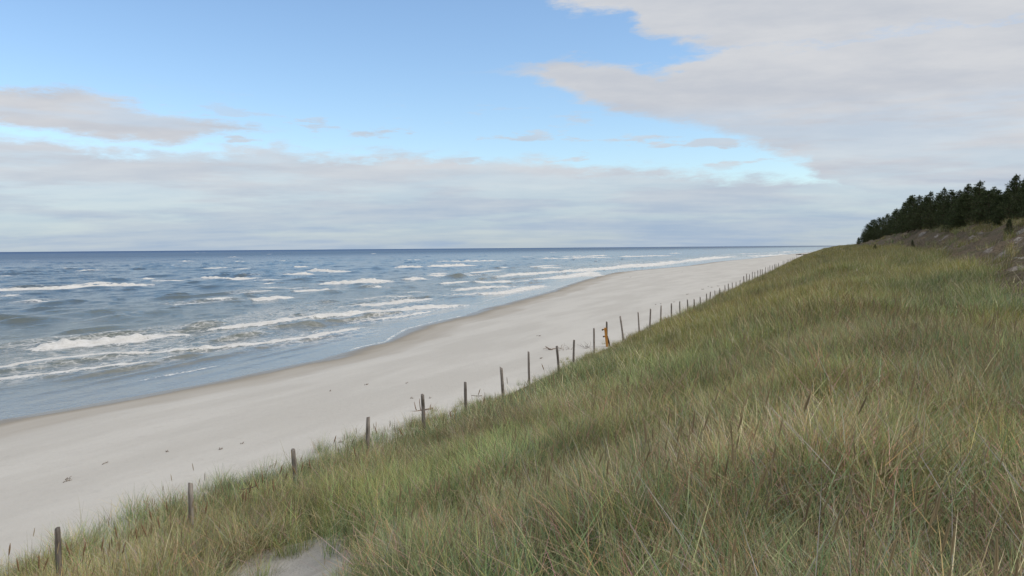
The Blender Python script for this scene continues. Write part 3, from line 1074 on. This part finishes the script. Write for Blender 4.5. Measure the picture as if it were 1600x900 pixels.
NEAR, MID, FARV = list(range(0, 8)), list(range(8, 13)), list(range(13, 17))
parts = [scatter(1.0, 9.0, 2050, (NEAR, 0), 0.8, 1.12), scatter(9.0, 20.0, 7000, (NEAR, 0), 0.78, 1.1),
         scatter(20.0, 48.0, 15000, (MID, 0), 0.8, 1.15), scatter(48.0, 110.0, 36000, (MID, 0), 0.95, 1.3),
         scatter(110.0, 420.0, 90000, (FARV, 0), 0.9, 1.3)]
# thin outliers on the sand in front of the near edge
es = 3 + 57 * rng.random(560) ** 1.5
et = edge_t(es) - np.abs(rng.normal(0, 0.5, 560)) + 0.3
parts.append(finish_pts(es, et, (NEAR[:3], 0), 0.55, 0.95))
cat_ = [np.concatenate([p[i] for p in parts]) for i in range(6)]
allids = NEAR + MID + FARV
print('grass tussocks', len(cat_[0]))
tag(grass_object('dune_grass', *cat_, allids), 'tall green and straw coloured marram grass covering the dune slope', 'dune grass', kind='stuff')

# strip of shorter pale grass along the crest below the pines and thin tufts on the scarp
cs_ = rng.uniform(25, 330, 9000)
ct_ = rng.uniform(7.5, 14.5, 9000)
strip = np.clip(sstep(ct_, 11.3, 12.2) * np.interp(cs_, [25, 100, 120, 170, 330], [1, 1, 0.35, 0.12, 0.12])
                + 0.09 * sstep(fbm(cs_ * 0.2, ct_ * 0.4, 91, 3), 0.52, 0.64), 0, 1)
okc = rng.random(9000) < strip
crest = finish_pts(cs_[okc], ct_[okc], (MID, 0), 0.55, 0.8, palebias=0.25)
tag(grass_object('crest_grass', *crest, MID), 'pale dry grass along the dune top below the pines', 'dune grass', kind='stuff')


# ------------------------------------------------------------------ tubes
class MB:
    def __init__(self):
        self.v, self.f = [], []

    def tube(self, pts, rad, sides=8, cap=True, jit=0.0, rr=random):
        pts = [np.array(p, float) for p in pts]
        n = len(pts)
        base = len(self.v)
        prev = None
        for k, p in enumerate(pts):
            d = pts[min(k + 1, n - 1)] - pts[max(k - 1, 0)]
            d = d / (np.linalg.norm(d) + 1e-9)
            ref = prev if prev is not None else (np.array([1.0, 0, 0]) if abs(d[0]) < 0.9 else np.array([0, 1.0, 0]))
            a = ref - d * np.dot(ref, d)
            a /= np.linalg.norm(a) + 1e-9
            b = np.cross(d, a)
            prev = a
            r_ = rad[k] if isinstance(rad, (list, tuple)) else rad
            for q_ in range(sides):
                an = 2 * math.pi * q_ / sides
                rj = r_ * (1 + rr.uniform(-jit, jit))
                self.v.append(p + rj * (math.cos(an) * a + math.sin(an) * b))
        for k in range(n - 1):
            for q_ in range(sides):
                i0, i1 = base + k * sides + q_, base + k * sides + (q_ + 1) % sides
                self.f.append((i0, i1, i1 + sides, i0 + sides))
        if cap:
            self.f.append(tuple(base + q_ for q_ in reversed(range(sides))))
            self.f.append(tuple(base + (n - 1) * sides + q_ for q_ in range(sides)))

    def box(self, M, sx, sy, sz):
        base = len(self.v)
        for x in (-1, 1):
            for y in (-1, 1):
                for z in (-1, 1):
                    self.v.append(np.array(M @ Vector((x * sx / 2, y * sy / 2, z * sz / 2))))
        for q_ in ((0, 1, 3, 2), (4, 6, 7, 5), (0, 4, 5, 1), (2, 3, 7, 6), (0, 2, 6, 4), (1, 5, 7, 3)):
            self.f.append(tuple(base + i for i in q_))

    def build(self, name, mat, parent=None, smooth=True, bevel=0.0):
        me = bpy.data.meshes.new(name)
        me.from_pydata([tuple(p) for p in self.v], [], self.f)
        me.polygons.foreach_set('use_smooth', [smooth] * len(me.polygons))
        me.update()
        me.materials.append(mat)
        o = bpy.data.objects.new(name, me)
        COL.objects.link(o)
        if parent:
            o.parent = parent
        if bevel:
            b = o.modifiers.new('bevel', 'BEVEL')
            b.width = bevel
            b.segments = 2
        return o


def empty(name, loc):
    o = bpy.data.objects.new(name, None)
    COL.objects.link(o)
    o.location = loc
    return o


# ------------------------------------------------------------------ wooden posts along the dune foot
def post_mesh(L, r_, seed):
    rr = random.Random(seed)
    mb = MB()
    k = 7
    bx, by = rr.uniform(-0.012, 0.012), rr.uniform(-0.012, 0.012)
    pts = [(bx * math.sin(3.1 * i / k), by * math.sin(2.2 * i / k), -0.4 + (L + 0.4) * i / k) for i in range(k + 1)]
    mb.tube(pts, [r_ * (1.06 - 0.14 * i / k) * rr.uniform(0.96, 1.04) for i in range(k)] + [r_ * 0.86], 12, True, 0.05, rr)
    cut = rr.uniform(0.15, 0.8)
    ca = rr.uniform(0, 6.28)
    for q_ in range(12):             # slanting sawn top
        v_ = mb.v[k * 12 + q_]
        v_[2] += cut * (v_[0] * math.cos(ca) + v_[1] * math.sin(ca))
    return mb


POSTS = [(91, 825), (298, 755), (458, 703), (575, 652), (660, 617), (727, 597), (783, 574), (826, 550), (870, 541), (897, 531), (928, 513), (948, 503),
         (969, 494), (997, 488), (1016.5, 483), (1033, 477.5), (1049, 474), (1062, 471), (1074, 468), (1084.6, 468), (1094, 465), (1104, 459), (1110, 456),
         (1117, 455), (1124.5, 451), (1132.5, 445.6), (1138, 443), (1144, 441.5), (1150, 440.6), (1156.5, 437.5), (1162, 434), (1166.5, 434), (1171, 432),
         (1175.6, 427), (1179.5, 429), (1184, 428.5), (1188, 424), (1191, 424.4), (1196, 424.6), (1200, 422.5), (1203, 421), (1206.7, 420), (1210, 419.7),
         (1212.4, 418), (1216.4, 418), (1223.5, 414.5), (1226.4, 413), (1230, 409), (1232, 408), (1234.7, 408.3), (1238, 409.7), (1241, 407.7), (1244.4, 407.4),
         (1252.4, 404.3), (1255.5, 402.5), (1263.3, 397), (1266.7, 400.3)]
ORD = ['first', 'second', 'third', 'fourth', 'fifth', 'sixth', 'seventh', 'eighth', 'ninth', 'tenth', 'eleventh', 'twelfth', 'thirteenth', 'fourteenth', 'fifteenth',
       'sixteenth', 'seventeenth', 'eighteenth', 'nineteenth', 'twentieth']
PLAB = {0: 'grey weathered post with slanting top, nearest to the camera in the row', 1: 'pale grey post standing in grass, second from near end of the row',
        2: 'leaning-top grey post above seed heads, third from near end of the row', 3: 'dark brown post in grass, fourth from near end of the row',
        4: 'grey post standing in front of the branchy driftwood on the sand', 5: 'dark post just beyond the one by the branchy driftwood',
        11: 'post carrying the leaning orange board'}
PLEAN = {0: (0.0, 0), 6: (0.05, 0), 8: (0.08, 0), 12: (0.13, 0), 13: (0.06, 0)}
post_xy = []
for i, (px, py) in enumerate(POSTS):
    p = at_z(px, py, 3.0)
    s, t = to_st(p[0], p[1])
    if i >= 30:          # far part of the row: the same straight line
        d = ray(px, py)
        kk = -10.35 / (CS * d[0] - SN * d[1])
        p = np.array([d[0] * kk, d[1] * kk, 3.0 + 0.12 * math.sin(i * 2.7)])
        s, t = to_st(p[0], p[1])
    tc_ = min(max(t, -10.75), -9.5) if i < 30 else t
    if tc_ != t:
        d = ray(px, py)
        kk = tc_ / (CS * d[0] - SN * d[1])
        ztop = CAM_H + d[2] * kk
        ztop = min(max(ztop, 2.7), 3.35)
        p = at_z(px, py, ztop)
        s, t = to_st(p[0], p[1])
    gz = float(ground(s, t))
    L = max(0.9, p[2] - gz)
    rr = random.Random(900 + i)
    lean = PLEAN.get(i, (rr.uniform(-0.045, 0.05), 0))[0]
    far_extra = 1.0 if i < 30 else 1.25
    o = post_mesh(L / math.cos(lean), rr.uniform(0.042, 0.054) * far_extra, 50 + i).build('wooden_post', M_POST)
    o.location = (p[0] + L * math.sin(lean), p[1], gz)
    o.rotation_euler = (rr.uniform(-0.03, 0.03), -lean, 0)
    post_xy.append((p[0], p[1], gz, p[2], L))
    if i in PLAB:
        lab = PLAB[i]
    elif i < 11:
        lab = 'weathered wooden post, %s before the one with the orange board' % ORD[10 - i]
    elif i < 32:
        lab = 'thin weathered post, %s beyond the one with the orange board' % ORD[i - 12]
    elif i < 45:
        lab = 'tiny distant post in the closely packed stretch of the row on pale sand'
    else:
        lab = 'tiny post at the far end of the row where grass edge meets sand'
    tag(o, lab, 'post', 'wooden posts along the dune foot')

# orange board leaning on the twelfth post, with two pegs on its seaward edge
ox, oy, ogz, otop, oL = post_xy[11]
br = empty('orange_board', (ox - 0.10, oy - 0.12, ogz))
tag(br, 'orange board with two short pegs leaning on a post', 'board')
mb = MB()
mb.box(Matrix.Translation((0.06, 0, 0.52)) @ Matrix.Rotation(-0.10, 4, 'Y'), 0.13, 0.035, 1.02)
mb.build('plank', M_ORANGE, br, False, 0.006)
for zz, ln, xx in ((0.93, 0.17, 0.0), (0.57, 0.13, 0.02)):
    mb = MB()
    mb.tube([(xx, 0, zz), (xx - ln * 0.55, 0, zz - 0.005)], 0.040, 10)
    pg = mb.build('peg', M_ORANGE, br)
    mb = MB()
    mb.tube([(xx - ln * 0.553, 0, zz - 0.005), (xx - ln, 0, zz - 0.03)], 0.043, 10)
    mb.build('peg_end', M_DARK, pg)
p, gz = hit_h(951, 522, 0.55)
mb = post_mesh(0.62, 0.05, 771)
o = mb.build('wooden_stake', M_DARK)
o.location = (ox + 0.16, oy + 0.05, ogz)
o.rotation_euler = (0.05, -0.25, 0)
tag(o, 'short dark stake leaning behind the orange board', 'stake')


# ------------------------------------------------------------------ driftwood, stick, debris
def limb(mb, p0, p1, r0, r1, bend=0.06, n=6, rr=random):
    p0, p1 = np.array(p0, float), np.array(p1, float)
    L = np.linalg.norm(p1 - p0)
    off = np.array([rr.uniform(-1, 1) for _ in range(3)]) * bend * L
    pts, rad = [], []
    for k in range(n + 1):
        f_ = k / n
        pts.append(p0 + (p1 - p0) * f_ + off * math.sin(math.pi * f_) + np.array([rr.uniform(-1, 1) for _ in range(3)]) * 0.012 * L)
        rad.append(r0 + (r1 - r0) * f_)
    mb.tube(pts, rad, 7, True, 0.08, rr)
    return pts


def put_at(px, py, h=0.0):
    p, g = hit_h(px, py, h)
    return (float(p[0]), float(p[1]), float(g))


rr = random.Random(3)
b0 = put_at(662, 641, 0.02)
sc_ = math.hypot(b0[0], b0[1]) / FPX         # metres per photo pixel there
mb = MB()


def bp(x, y, dep=0.0):
    return ((x - 662) * sc_, dep, (641 - y) * sc_)


limb(mb, bp(632, 643, -0.2), bp(676, 638.5, 0.15), 0.008, 0.024, 0.03, 8, rr)
limb(mb, bp(634, 646.5, -0.35), bp(643, 642, -0.1), 0.010, 0.020, 0.05, 5, rr)
limb(mb, bp(648, 643, 0), bp(662, 644, -0.2), 0.018, 0.022, 0.05, 5, rr)
limb(mb, bp(650.5, 640, 0), bp(647, 628, 0.1), 0.020, 0.010, 0.07, 6, rr)
limb(mb, bp(657, 641, 0.05), bp(655.5, 622.5, 0.05), 0.017, 0.010, 0.04, 6, rr)
limb(mb, bp(672, 640, 0.1), bp(672, 633, 0.2), 0.022, 0.012, 0.05, 4, rr)
limb(mb, bp(676, 639, 0.1), bp(677, 648, -0.5), 0.018, 0.012, 0.05, 4, rr)
o = mb.build('driftwood_branch', M_DRIFT)
o.location = b0
tag(o, 'brown driftwood branch with upright twigs on sand behind a post', 'driftwood')

b1 = put_at(860, 546, 0.02)
sc_ = math.hypot(b1[0], b1[1]) / FPX
mb = MB()


def bq(x, y, dep=0.0):
    return ((x - 860) * sc_, dep, (546 - y) * sc_ + 0.02)


limb(mb, bq(853, 542.5, 0.3), bq(862, 546.5, -0.2), 0.02, 0.055, 0.04, 6, rr)
for q_ in (((862, 546), (878, 546.5)), ((860, 546), (850, 547.5)), ((862, 545.5), (872, 544.5)), ((860, 545), (848, 543.5))):
    limb(mb, bq(*q_[0]), bq(*q_[1], rr.uniform(-0.8, 0.8)), 0.02, 0.008, 0.1, 6, rr)
o = mb.build('driftwood_root', M_DRIFT)
o.location = b1
tag(o, 'dark forked driftwood root lying on sand behind two posts', 'driftwood')

for (px, py, seed, lab) in ((884, 546, 5, 'thin spray of dry twigs on sand just right of the driftwood root'),
                            (917, 542, 6, 'tangle of fine dry twigs on sand left of the post before the orange board')):
    rr2 = random.Random(seed)
    loc = put_at(px, py, 0.02)
    mb = MB()
    for k in range(11):
        a = rr2.uniform(0, 6.28)
        L = rr2.uniform(0.2, 0.65)
        p0 = (rr2.uniform(-0.35, 0.35), rr2.uniform(-0.6, 0.6), 0.01)
        limb(mb, p0, (p0[0] + L * math.cos(a) * 0.7, p0[1] + L * math.sin(a), rr2.uniform(0.03, 0.30)), 0.008, 0.004, 0.12, 5, rr2)
    o = mb.build('twig_pile', M_DRIFT)
    o.location = loc
    tag(o, lab, 'twigs')

# dry stick caught in the grass tips near the third post
p, gz = hit_h(372, 764, 0.62)
q2, _ = hit_h(402, 758, 0.66)
mb = MB()
limb(mb, (0, 0, 0), (float(q2[0] - p[0]), float(q2[1] - p[1]), float(q2[2] - p[2])), 0.006, 0.012, 0.05, 7, rr)
o = mb.build('dry_stick', M_DRIFT)
o.location = tuple(float(v_) for v_ in p)
tag(o, 'thin dry stick caught across grass tips left of the third post', 'stick')
p, gz = hit_h(737, 618, 0.25)
q2, _ = hit_h(753, 618.5, 0.28)
mb = MB()
limb(mb, (0, 0, 0), (float(q2[0] - p[0]), float(q2[1] - p[1]), float(q2[2] - p[2])), 0.010, 0.012, 0.02, 5, rr)
o = mb.build('dry_stick', M_DRIFT)
o.location = tuple(float(v_) for v_ in p)
tag(o, 'short dry stick across grass tips beside the sixth post', 'stick')

# scraps washed up on the sand
SCRAP = [(106, 748), (104, 752), (164, 724), (260, 706), (344, 702), (378, 693), (531, 691), (424, 729), (844, 560), (842, 525), (1066, 425), (1112, 449), (1107, 448), (1098, 452),
         (1122, 447), (1074, 460), (1024, 476), (634, 599), (671, 622), (641, 622), (516, 611), (985, 433), (1032, 475), (573, 601), (1053, 472)]
for k, (px, py) in enumerate(SCRAP):
    rr2 = random.Random(400 + k)
    loc = put_at(px, py, 0.01)
    dist = math.hypot(loc[0], loc[1])
    mb = MB()
    ln = rr2.uniform(0.04, 0.10) * (1 + dist / 60)
    for q_ in range(rr2.randint(3, 6)):
        a = rr2.gauss(1.2, 0.7)
        x0, y0 = rr2.gauss(0, ln * 0.3), rr2.gauss(0, ln * 0.5)
        limb(mb, (x0, y0, 0.01), (x0 + ln * rr2.uniform(0.4, 1) * math.cos(a), y0 + ln * math.sin(a), rr2.uniform(0.01, 0.05)), 0.006 + dist * 0.0002, 0.003 + dist * 0.0001, 0.15, 5, rr2)
    o = mb.build('seaweed_scrap', M_WEED)
    o.location = loc
    near = ('dark scrap of dried seaweed on the open sand left of the near posts' if px < 700 else 'dark scrap of dried seaweed on sand beyond the posts')
    tag(o, near, 'seaweed', 'scraps washed up on the sand')

# far end of the beach: dark timbers at the water's edge
for (px, py, n, lab) in ((1249.5, 398.2, 5, 'dark heap of driftwood timbers at the far waterline'), (1258, 398, 2, 'small dark timber at the far waterline beside the larger heap')):
    loc = put_at(px, py, 0.05)
    mb = MB()
    rr2 = random.Random(px)
    for k in range(n):
        x0 = rr2.uniform(-1.2, 1.2) * (n / 5)
        limb(mb, (x0 - 0.8, rr2.uniform(-1.5, 1.5), rr2.uniform(0.1, 0.4)), (x0 + 0.8, rr2.uniform(-1.5, 1.5), rr2.uniform(0.1, 0.6)), 0.2, 0.14, 0.05, 5, rr2)
    o = mb.build('timber_heap', M_DARK)
    o.location = loc
    tag(o, lab, 'driftwood')

# ------------------------------------------------------------------ flowering stalks that stand out against the sand
HEADS = [(13, 848), (29, 871), (60, 866), (67, 870), (109, 846), (129, 846), (158, 840), (183, 822), (190, 846), (213, 822), (229, 818), (237, 795), (249, 807), (261, 782),
         (320, 783), (437, 725), (410, 738), (389, 753), (404, 748), (485, 717), (470, 721), (463, 727), (383, 764), (379, 764), (427, 749), (521, 680), (589, 665), (747, 607),
         (850, 568), (555, 697), (630, 668), (705, 641)]
for k, (px, py) in enumerate(HEADS):
    rr2 = random.Random(700 + k)
    h = rr2.uniform(0.85, 1.0)
    p, gz = hit_h(px, py, h)
    root = empty('marram_seed_head', (float(p[0]), float(p[1]), float(gz)))
    L = h - 0.20
    lx = rr2.gauss(0.0, 0.06)
    mb = MB()
    mb.tube([(-lx, 0, -0.05), (-lx * 0.6, 0, L * 0.5), (0, 0, L)], [0.0045, 0.004, 0.0032], 6)
    mb.build('stalk', M_STALK, root)
    mb = MB()
    sl = 0.20
    prof = [0.003, 0.009, 0.0125, 0.013, 0.0115, 0.008, 0.003]
    mb.tube([(lx * 0.9 * i / 6, 0, L - 0.005 + sl * i / 6) for i in range(7)], prof, 7, True, 0.15, rr2)
    mb.build('spike', M_SEED, root)
    where = ('left of the nearest post' if px < 91 else 'between the nearest post and the second post' if px < 298 else 'between the second and third posts' if px < 458
             else 'between the third and fourth posts' if px < 575 else 'between the fourth and sixth posts' if px < 727 else 'beyond the sixth post')
    tag(root, 'brown marram seed head against the sand, ' + where, 'seed head', 'seed heads along the grass edge')


# ------------------------------------------------------------------ pines on the dune crest
def pine_meshes(H, seed, bushy=1.0):
    rr2 = random.Random(seed)
    tb = MB()
    n = 8
    sx, sy = rr2.uniform(-0.25, 0.25), rr2.uniform(-0.25, 0.25)
    axis = [np.array([sx * math.sin(2.0 * k / n), sy * math.sin(2.4 * k / n), -0.3 + (H + 0.2) * k / n]) for k in range(n + 1)]
    tb.tube(axis, [0.028 * H * (1 - 0.88 * k / n) for k in range(n + 1)], 9, True, 0.05, rr2)
    vs, fs, sh = [], [], []

    def tuft(c, d, size, shade):
        d = d / (np.linalg.norm(d) + 1e-9)
        for q_ in range(12):
            v_ = np.array([rr2.gauss(0, 1), rr2.gauss(0, 1), rr2.gauss(0, 1)])
            v_ = v_ / np.linalg.norm(v_) + d * 0.75
            v_ /= np.linalg.norm(v_)
            w_ = np.cross(v_, np.array([rr2.gauss(0, 1), rr2.gauss(0, 1), rr2.gauss(0, 1)]))
            w_ = w_ / (np.linalg.norm(w_) + 1e-9) * size * 0.085
            L_ = size * rr2.uniform(0.7, 1.25)
            i0 = len(vs)
            vs.extend((c - w_, c + w_, c + v_ * L_))
            fs.append((i0, i0 + 1, i0 + 2))
            s_ = min(1.0, max(0.0, shade + rr2.gauss(0, 0.2)))
            sh.extend((s_, s_, min(1.0, s_ + 0.15)))

    z = 0.06 * H
    while z < H * 0.97:
        f_ = z / H
        prof = (0.72 + 0.28 * math.sin(min(1.0, f_ * 3.0) * math.pi / 2)) * (1 - f_) ** 0.76
        reach = 0.40 * H * prof * bushy
        nb = rr2.randint(4, 6)
        a0 = rr2.uniform(0, 6.28)
        for k in range(nb):
            if rr2.random() < 0.10:
                continue
            a = a0 + 6.283 * k / nb + rr2.gauss(0, 0.25)
            L_ = reach * rr2.uniform(0.6, 1.18) + 0.06
            base = axis[min(n, int(f_ * n))] * np.array([1, 1, 0]) + np.array([0, 0, z])
            rise = rr2.uniform(0.05, 0.45) + 0.25 * f_
            tip = base + np.array([math.cos(a) * L_, math.sin(a) * L_, L_ * rise])
            mid = (base + tip) / 2 - np.array([0, 0, 0.08 * L_])
            tb.tube([base, mid, tip], [0.010 * H * (1 - f_) + 0.008, 0.006 * H * (1 - f_) + 0.006, 0.004], 5, False)
            nt = max(4, int(L_ / (0.055 * H) * 3.0))
            for q_ in range(nt):
                g = 0.22 + 0.78 * (q_ + rr2.random()) / nt
                c = base * (1 - g) ** 2 + 2 * mid * g * (1 - g) + tip * g * g
                c = c + np.array([rr2.gauss(0, 1), rr2.gauss(0, 1), rr2.gauss(0, 0.6)]) * 0.10 * L_
                tuft(c, np.array([math.cos(a) * 0.6, math.sin(a) * 0.6, 0.9]), 0.078 * H ** 0.5 * rr2.uniform(0.7, 1.3), 0.45 + rr2.gauss(0, 0.2))
        z += H * rr2.uniform(0.045, 0.07)
    for q_ in range(int(620 * bushy)):       # inner and shell foliage
        f_ = 0.03 + 0.92 * rr2.random() ** 1.05
        rad_ = 0.33 * H * (1 - f_) ** 0.76 * bushy * (0.45 + 0.62 * rr2.random()) * (0.75 + 0.5 * math.sin(f_ * 43.0) ** 2)
        a = rr2.uniform(0, 6.283)
        tuft(np.array([rad_ * math.cos(a), rad_ * math.sin(a), f_ * H]) + axis[min(n, int(f_ * n))] * np.array([1, 1, 0]),
             np.array([math.cos(a) * 0.8, math.sin(a) * 0.8, 0.6]), 0.07 * H ** 0.5 * rr2.uniform(0.7, 1.3), 0.4 + rr2.gauss(0, 0.22))
    for q_ in range(6):
        tuft(axis[-1] - np.array([0, 0, 0.05 * H * q_ / 3]), np.array([0, 0, 1.6]), 0.085 * H ** 0.5, 0.7)
    return tb, (np.array(vs), np.array(fs), np.array(sh))


PINES = []
for k, (H, bs) in enumerate(((4.2, 1.0), (4.8, 0.85), (5.4, 0.95), (3.4, 1.15), (4.6, 1.25))):
    tb, (v_, f_, s_) = pine_meshes(H, 60 + k, bs)
    root = empty('pine_tree', (0, 0, 0))
    tr = tb.build('trunk', M_BARK, root)
    cr = mesh_np('crown', v_, f_, M_NEED, False, {'shade': ('FLOAT', s_.astype(np.float32))}, root)
    PINES.append([root, tr, cr, H, False])


def place_pine(kind, x, y, h, label, group='pines on the dune crest', sink=0.1):
    root, tr, cr, H, used_ = PINES[kind]
    if used_:
        r2 = root.copy()
        COL.objects.link(r2)
        for c in (tr, cr):
            d = c.copy()
            COL.objects.link(d)
            d.parent = r2
    else:
        r2 = root
        PINES[kind][4] = True
    s, t = to_st(x, y)
    r2.location = (x, y, float(ground(s, t)) - sink)
    k = h / H
    r2.scale = (k * random.uniform(0.85, 1.4), k * random.uniform(0.85, 1.4), k)
    r2.rotation_euler = (random.uniform(-0.05, 0.05), random.uniform(-0.05, 0.05), random.uniform(0, 6.28))
    tag(r2, label, 'pine', group)
    return r2


# front row read off the skyline: pixel of the tip, distance, variant
SKY = [(1342, 371, 290, 3), (1350, 362, 270, 4), (1356, 350, 250, 0), (1366, 343, 228, 3), (1374, 340, 215, 0), (1380, 338, 200, 1), (1388, 334, 185, 0), (1396, 330, 170, 4),
       (1402, 325, 160, 1), (1410, 315, 148, 2), (1421, 306, 135, 1), (1431, 305, 128, 0), (1439, 304, 122, 1), (1446, 305, 120, 0), (1456, 298, 114, 2), (1466, 302, 110, 0),
       (1476, 292, 106, 1), (1489, 297, 102, 0), (1500, 296, 100, 1), (1513, 288, 98, 0), (1525, 291, 95, 4), (1537, 281, 92, 2), (1550, 292, 90, 0), (1560, 296, 88, 4), (1569, 295, 86, 0),
       (1583, 275, 80, 1), (1594, 271, 79, 2), (1604, 277, 78, 1), (1622, 272, 76, 2), (1645, 268, 74, 0)]
SLAB = {0: 'lowest pine at the sea end of the dune crest', 1: 'small round pine next above the lowest one at sea end', 10: 'slim pine tip rising just above the pale eroded patch on the crest',
        16: 'pointed pine standing above the middle of the stand', 21: 'tallest broad pointed pine in the middle of the right-hand stand',
        25: 'sparse topped tall pine at the right edge of the stand', 26: 'tallest pine of all, its tip nearest the right picture edge'}
for i, (px, py, D, kind) in enumerate(SKY):
    d = ray(px, py)
    k = D / math.hypot(d[0], d[1])
    x, y, zt = d[0] * k, d[1] * k, CAM_H + d[2] * k
    s, t = to_st(x, y)
    gz = float(ground(s, t))
    h = min(max(zt - gz + 0.1, 1.6), 6.6)
    lab = SLAB.get(i)
    if not lab:
        lab = ('small pine in the part of the stand that slopes down to the sea' if i < 10 else 'dark pine in the middle of the stand on the crest' if i < 21 else 'dark pine in the right part of the stand on the crest')
    place_pine(kind, x, y, h, lab)
# the body of the stand behind and below the skyline trees
tr_ = random.Random(21)
cnt = 0
for k in range(600):
    s = 60 + 240 * tr_.random() ** 1.3
    t = 12.9 + tr_.random() ** 1.4 * (9 if s < 140 else 6)
    x, y = to_xy(s, t)
    D = math.hypot(x, y)
    px = 800 + FPX * x / y
    if px > 1680 or px < 1338:
        continue
    # stay under the skyline of the photograph
    sky_y = np.interp(px, [a_[0] for a_ in SKY], [a_[1] for a_ in SKY])
    d = ray(px, sky_y + 5)
    zt = CAM_H + d[2] * D / math.hypot(d[0], d[1])
    gz = float(ground(s, t))
    h = min(zt - gz, tr_.uniform(2.4, 5.0))
    if h < 1.0:
        continue
    place_pine(tr_.choice((0, 3, 4, 4)), x, y, h, 'dark bushy pine packed into the stand below the skyline tips', sink=0.25)
    cnt += 1
    if cnt >= 95:
        break
# saplings on the open grass
for (px, py, h, lab) in ((1367, 397, 0.9, 'tiny pine sapling alone in green grass below the sea end of the scarp'), (1426, 389, 0.8, 'small dark sapling at the grass edge below the brown scarp')):
    p, gz = hit_h(px, py, 0.0)
    place_pine(1, float(p[0]), float(p[1]), h * 1.2, lab, 'saplings on the grass', 0.0)
for (px, py, h, lab) in ((1563, 352, 1.3, 'dark bushy shrub on the pale grass strip under the pines'), (1576, 366, 1.0, 'low dark shrub on the brown scarp near the right edge')):
    p, gz = hit_h(px, py, 0.0)
    place_pine(3, float(p[0]), float(p[1]), h, lab, 'shrubs on the scarp', 0.05)
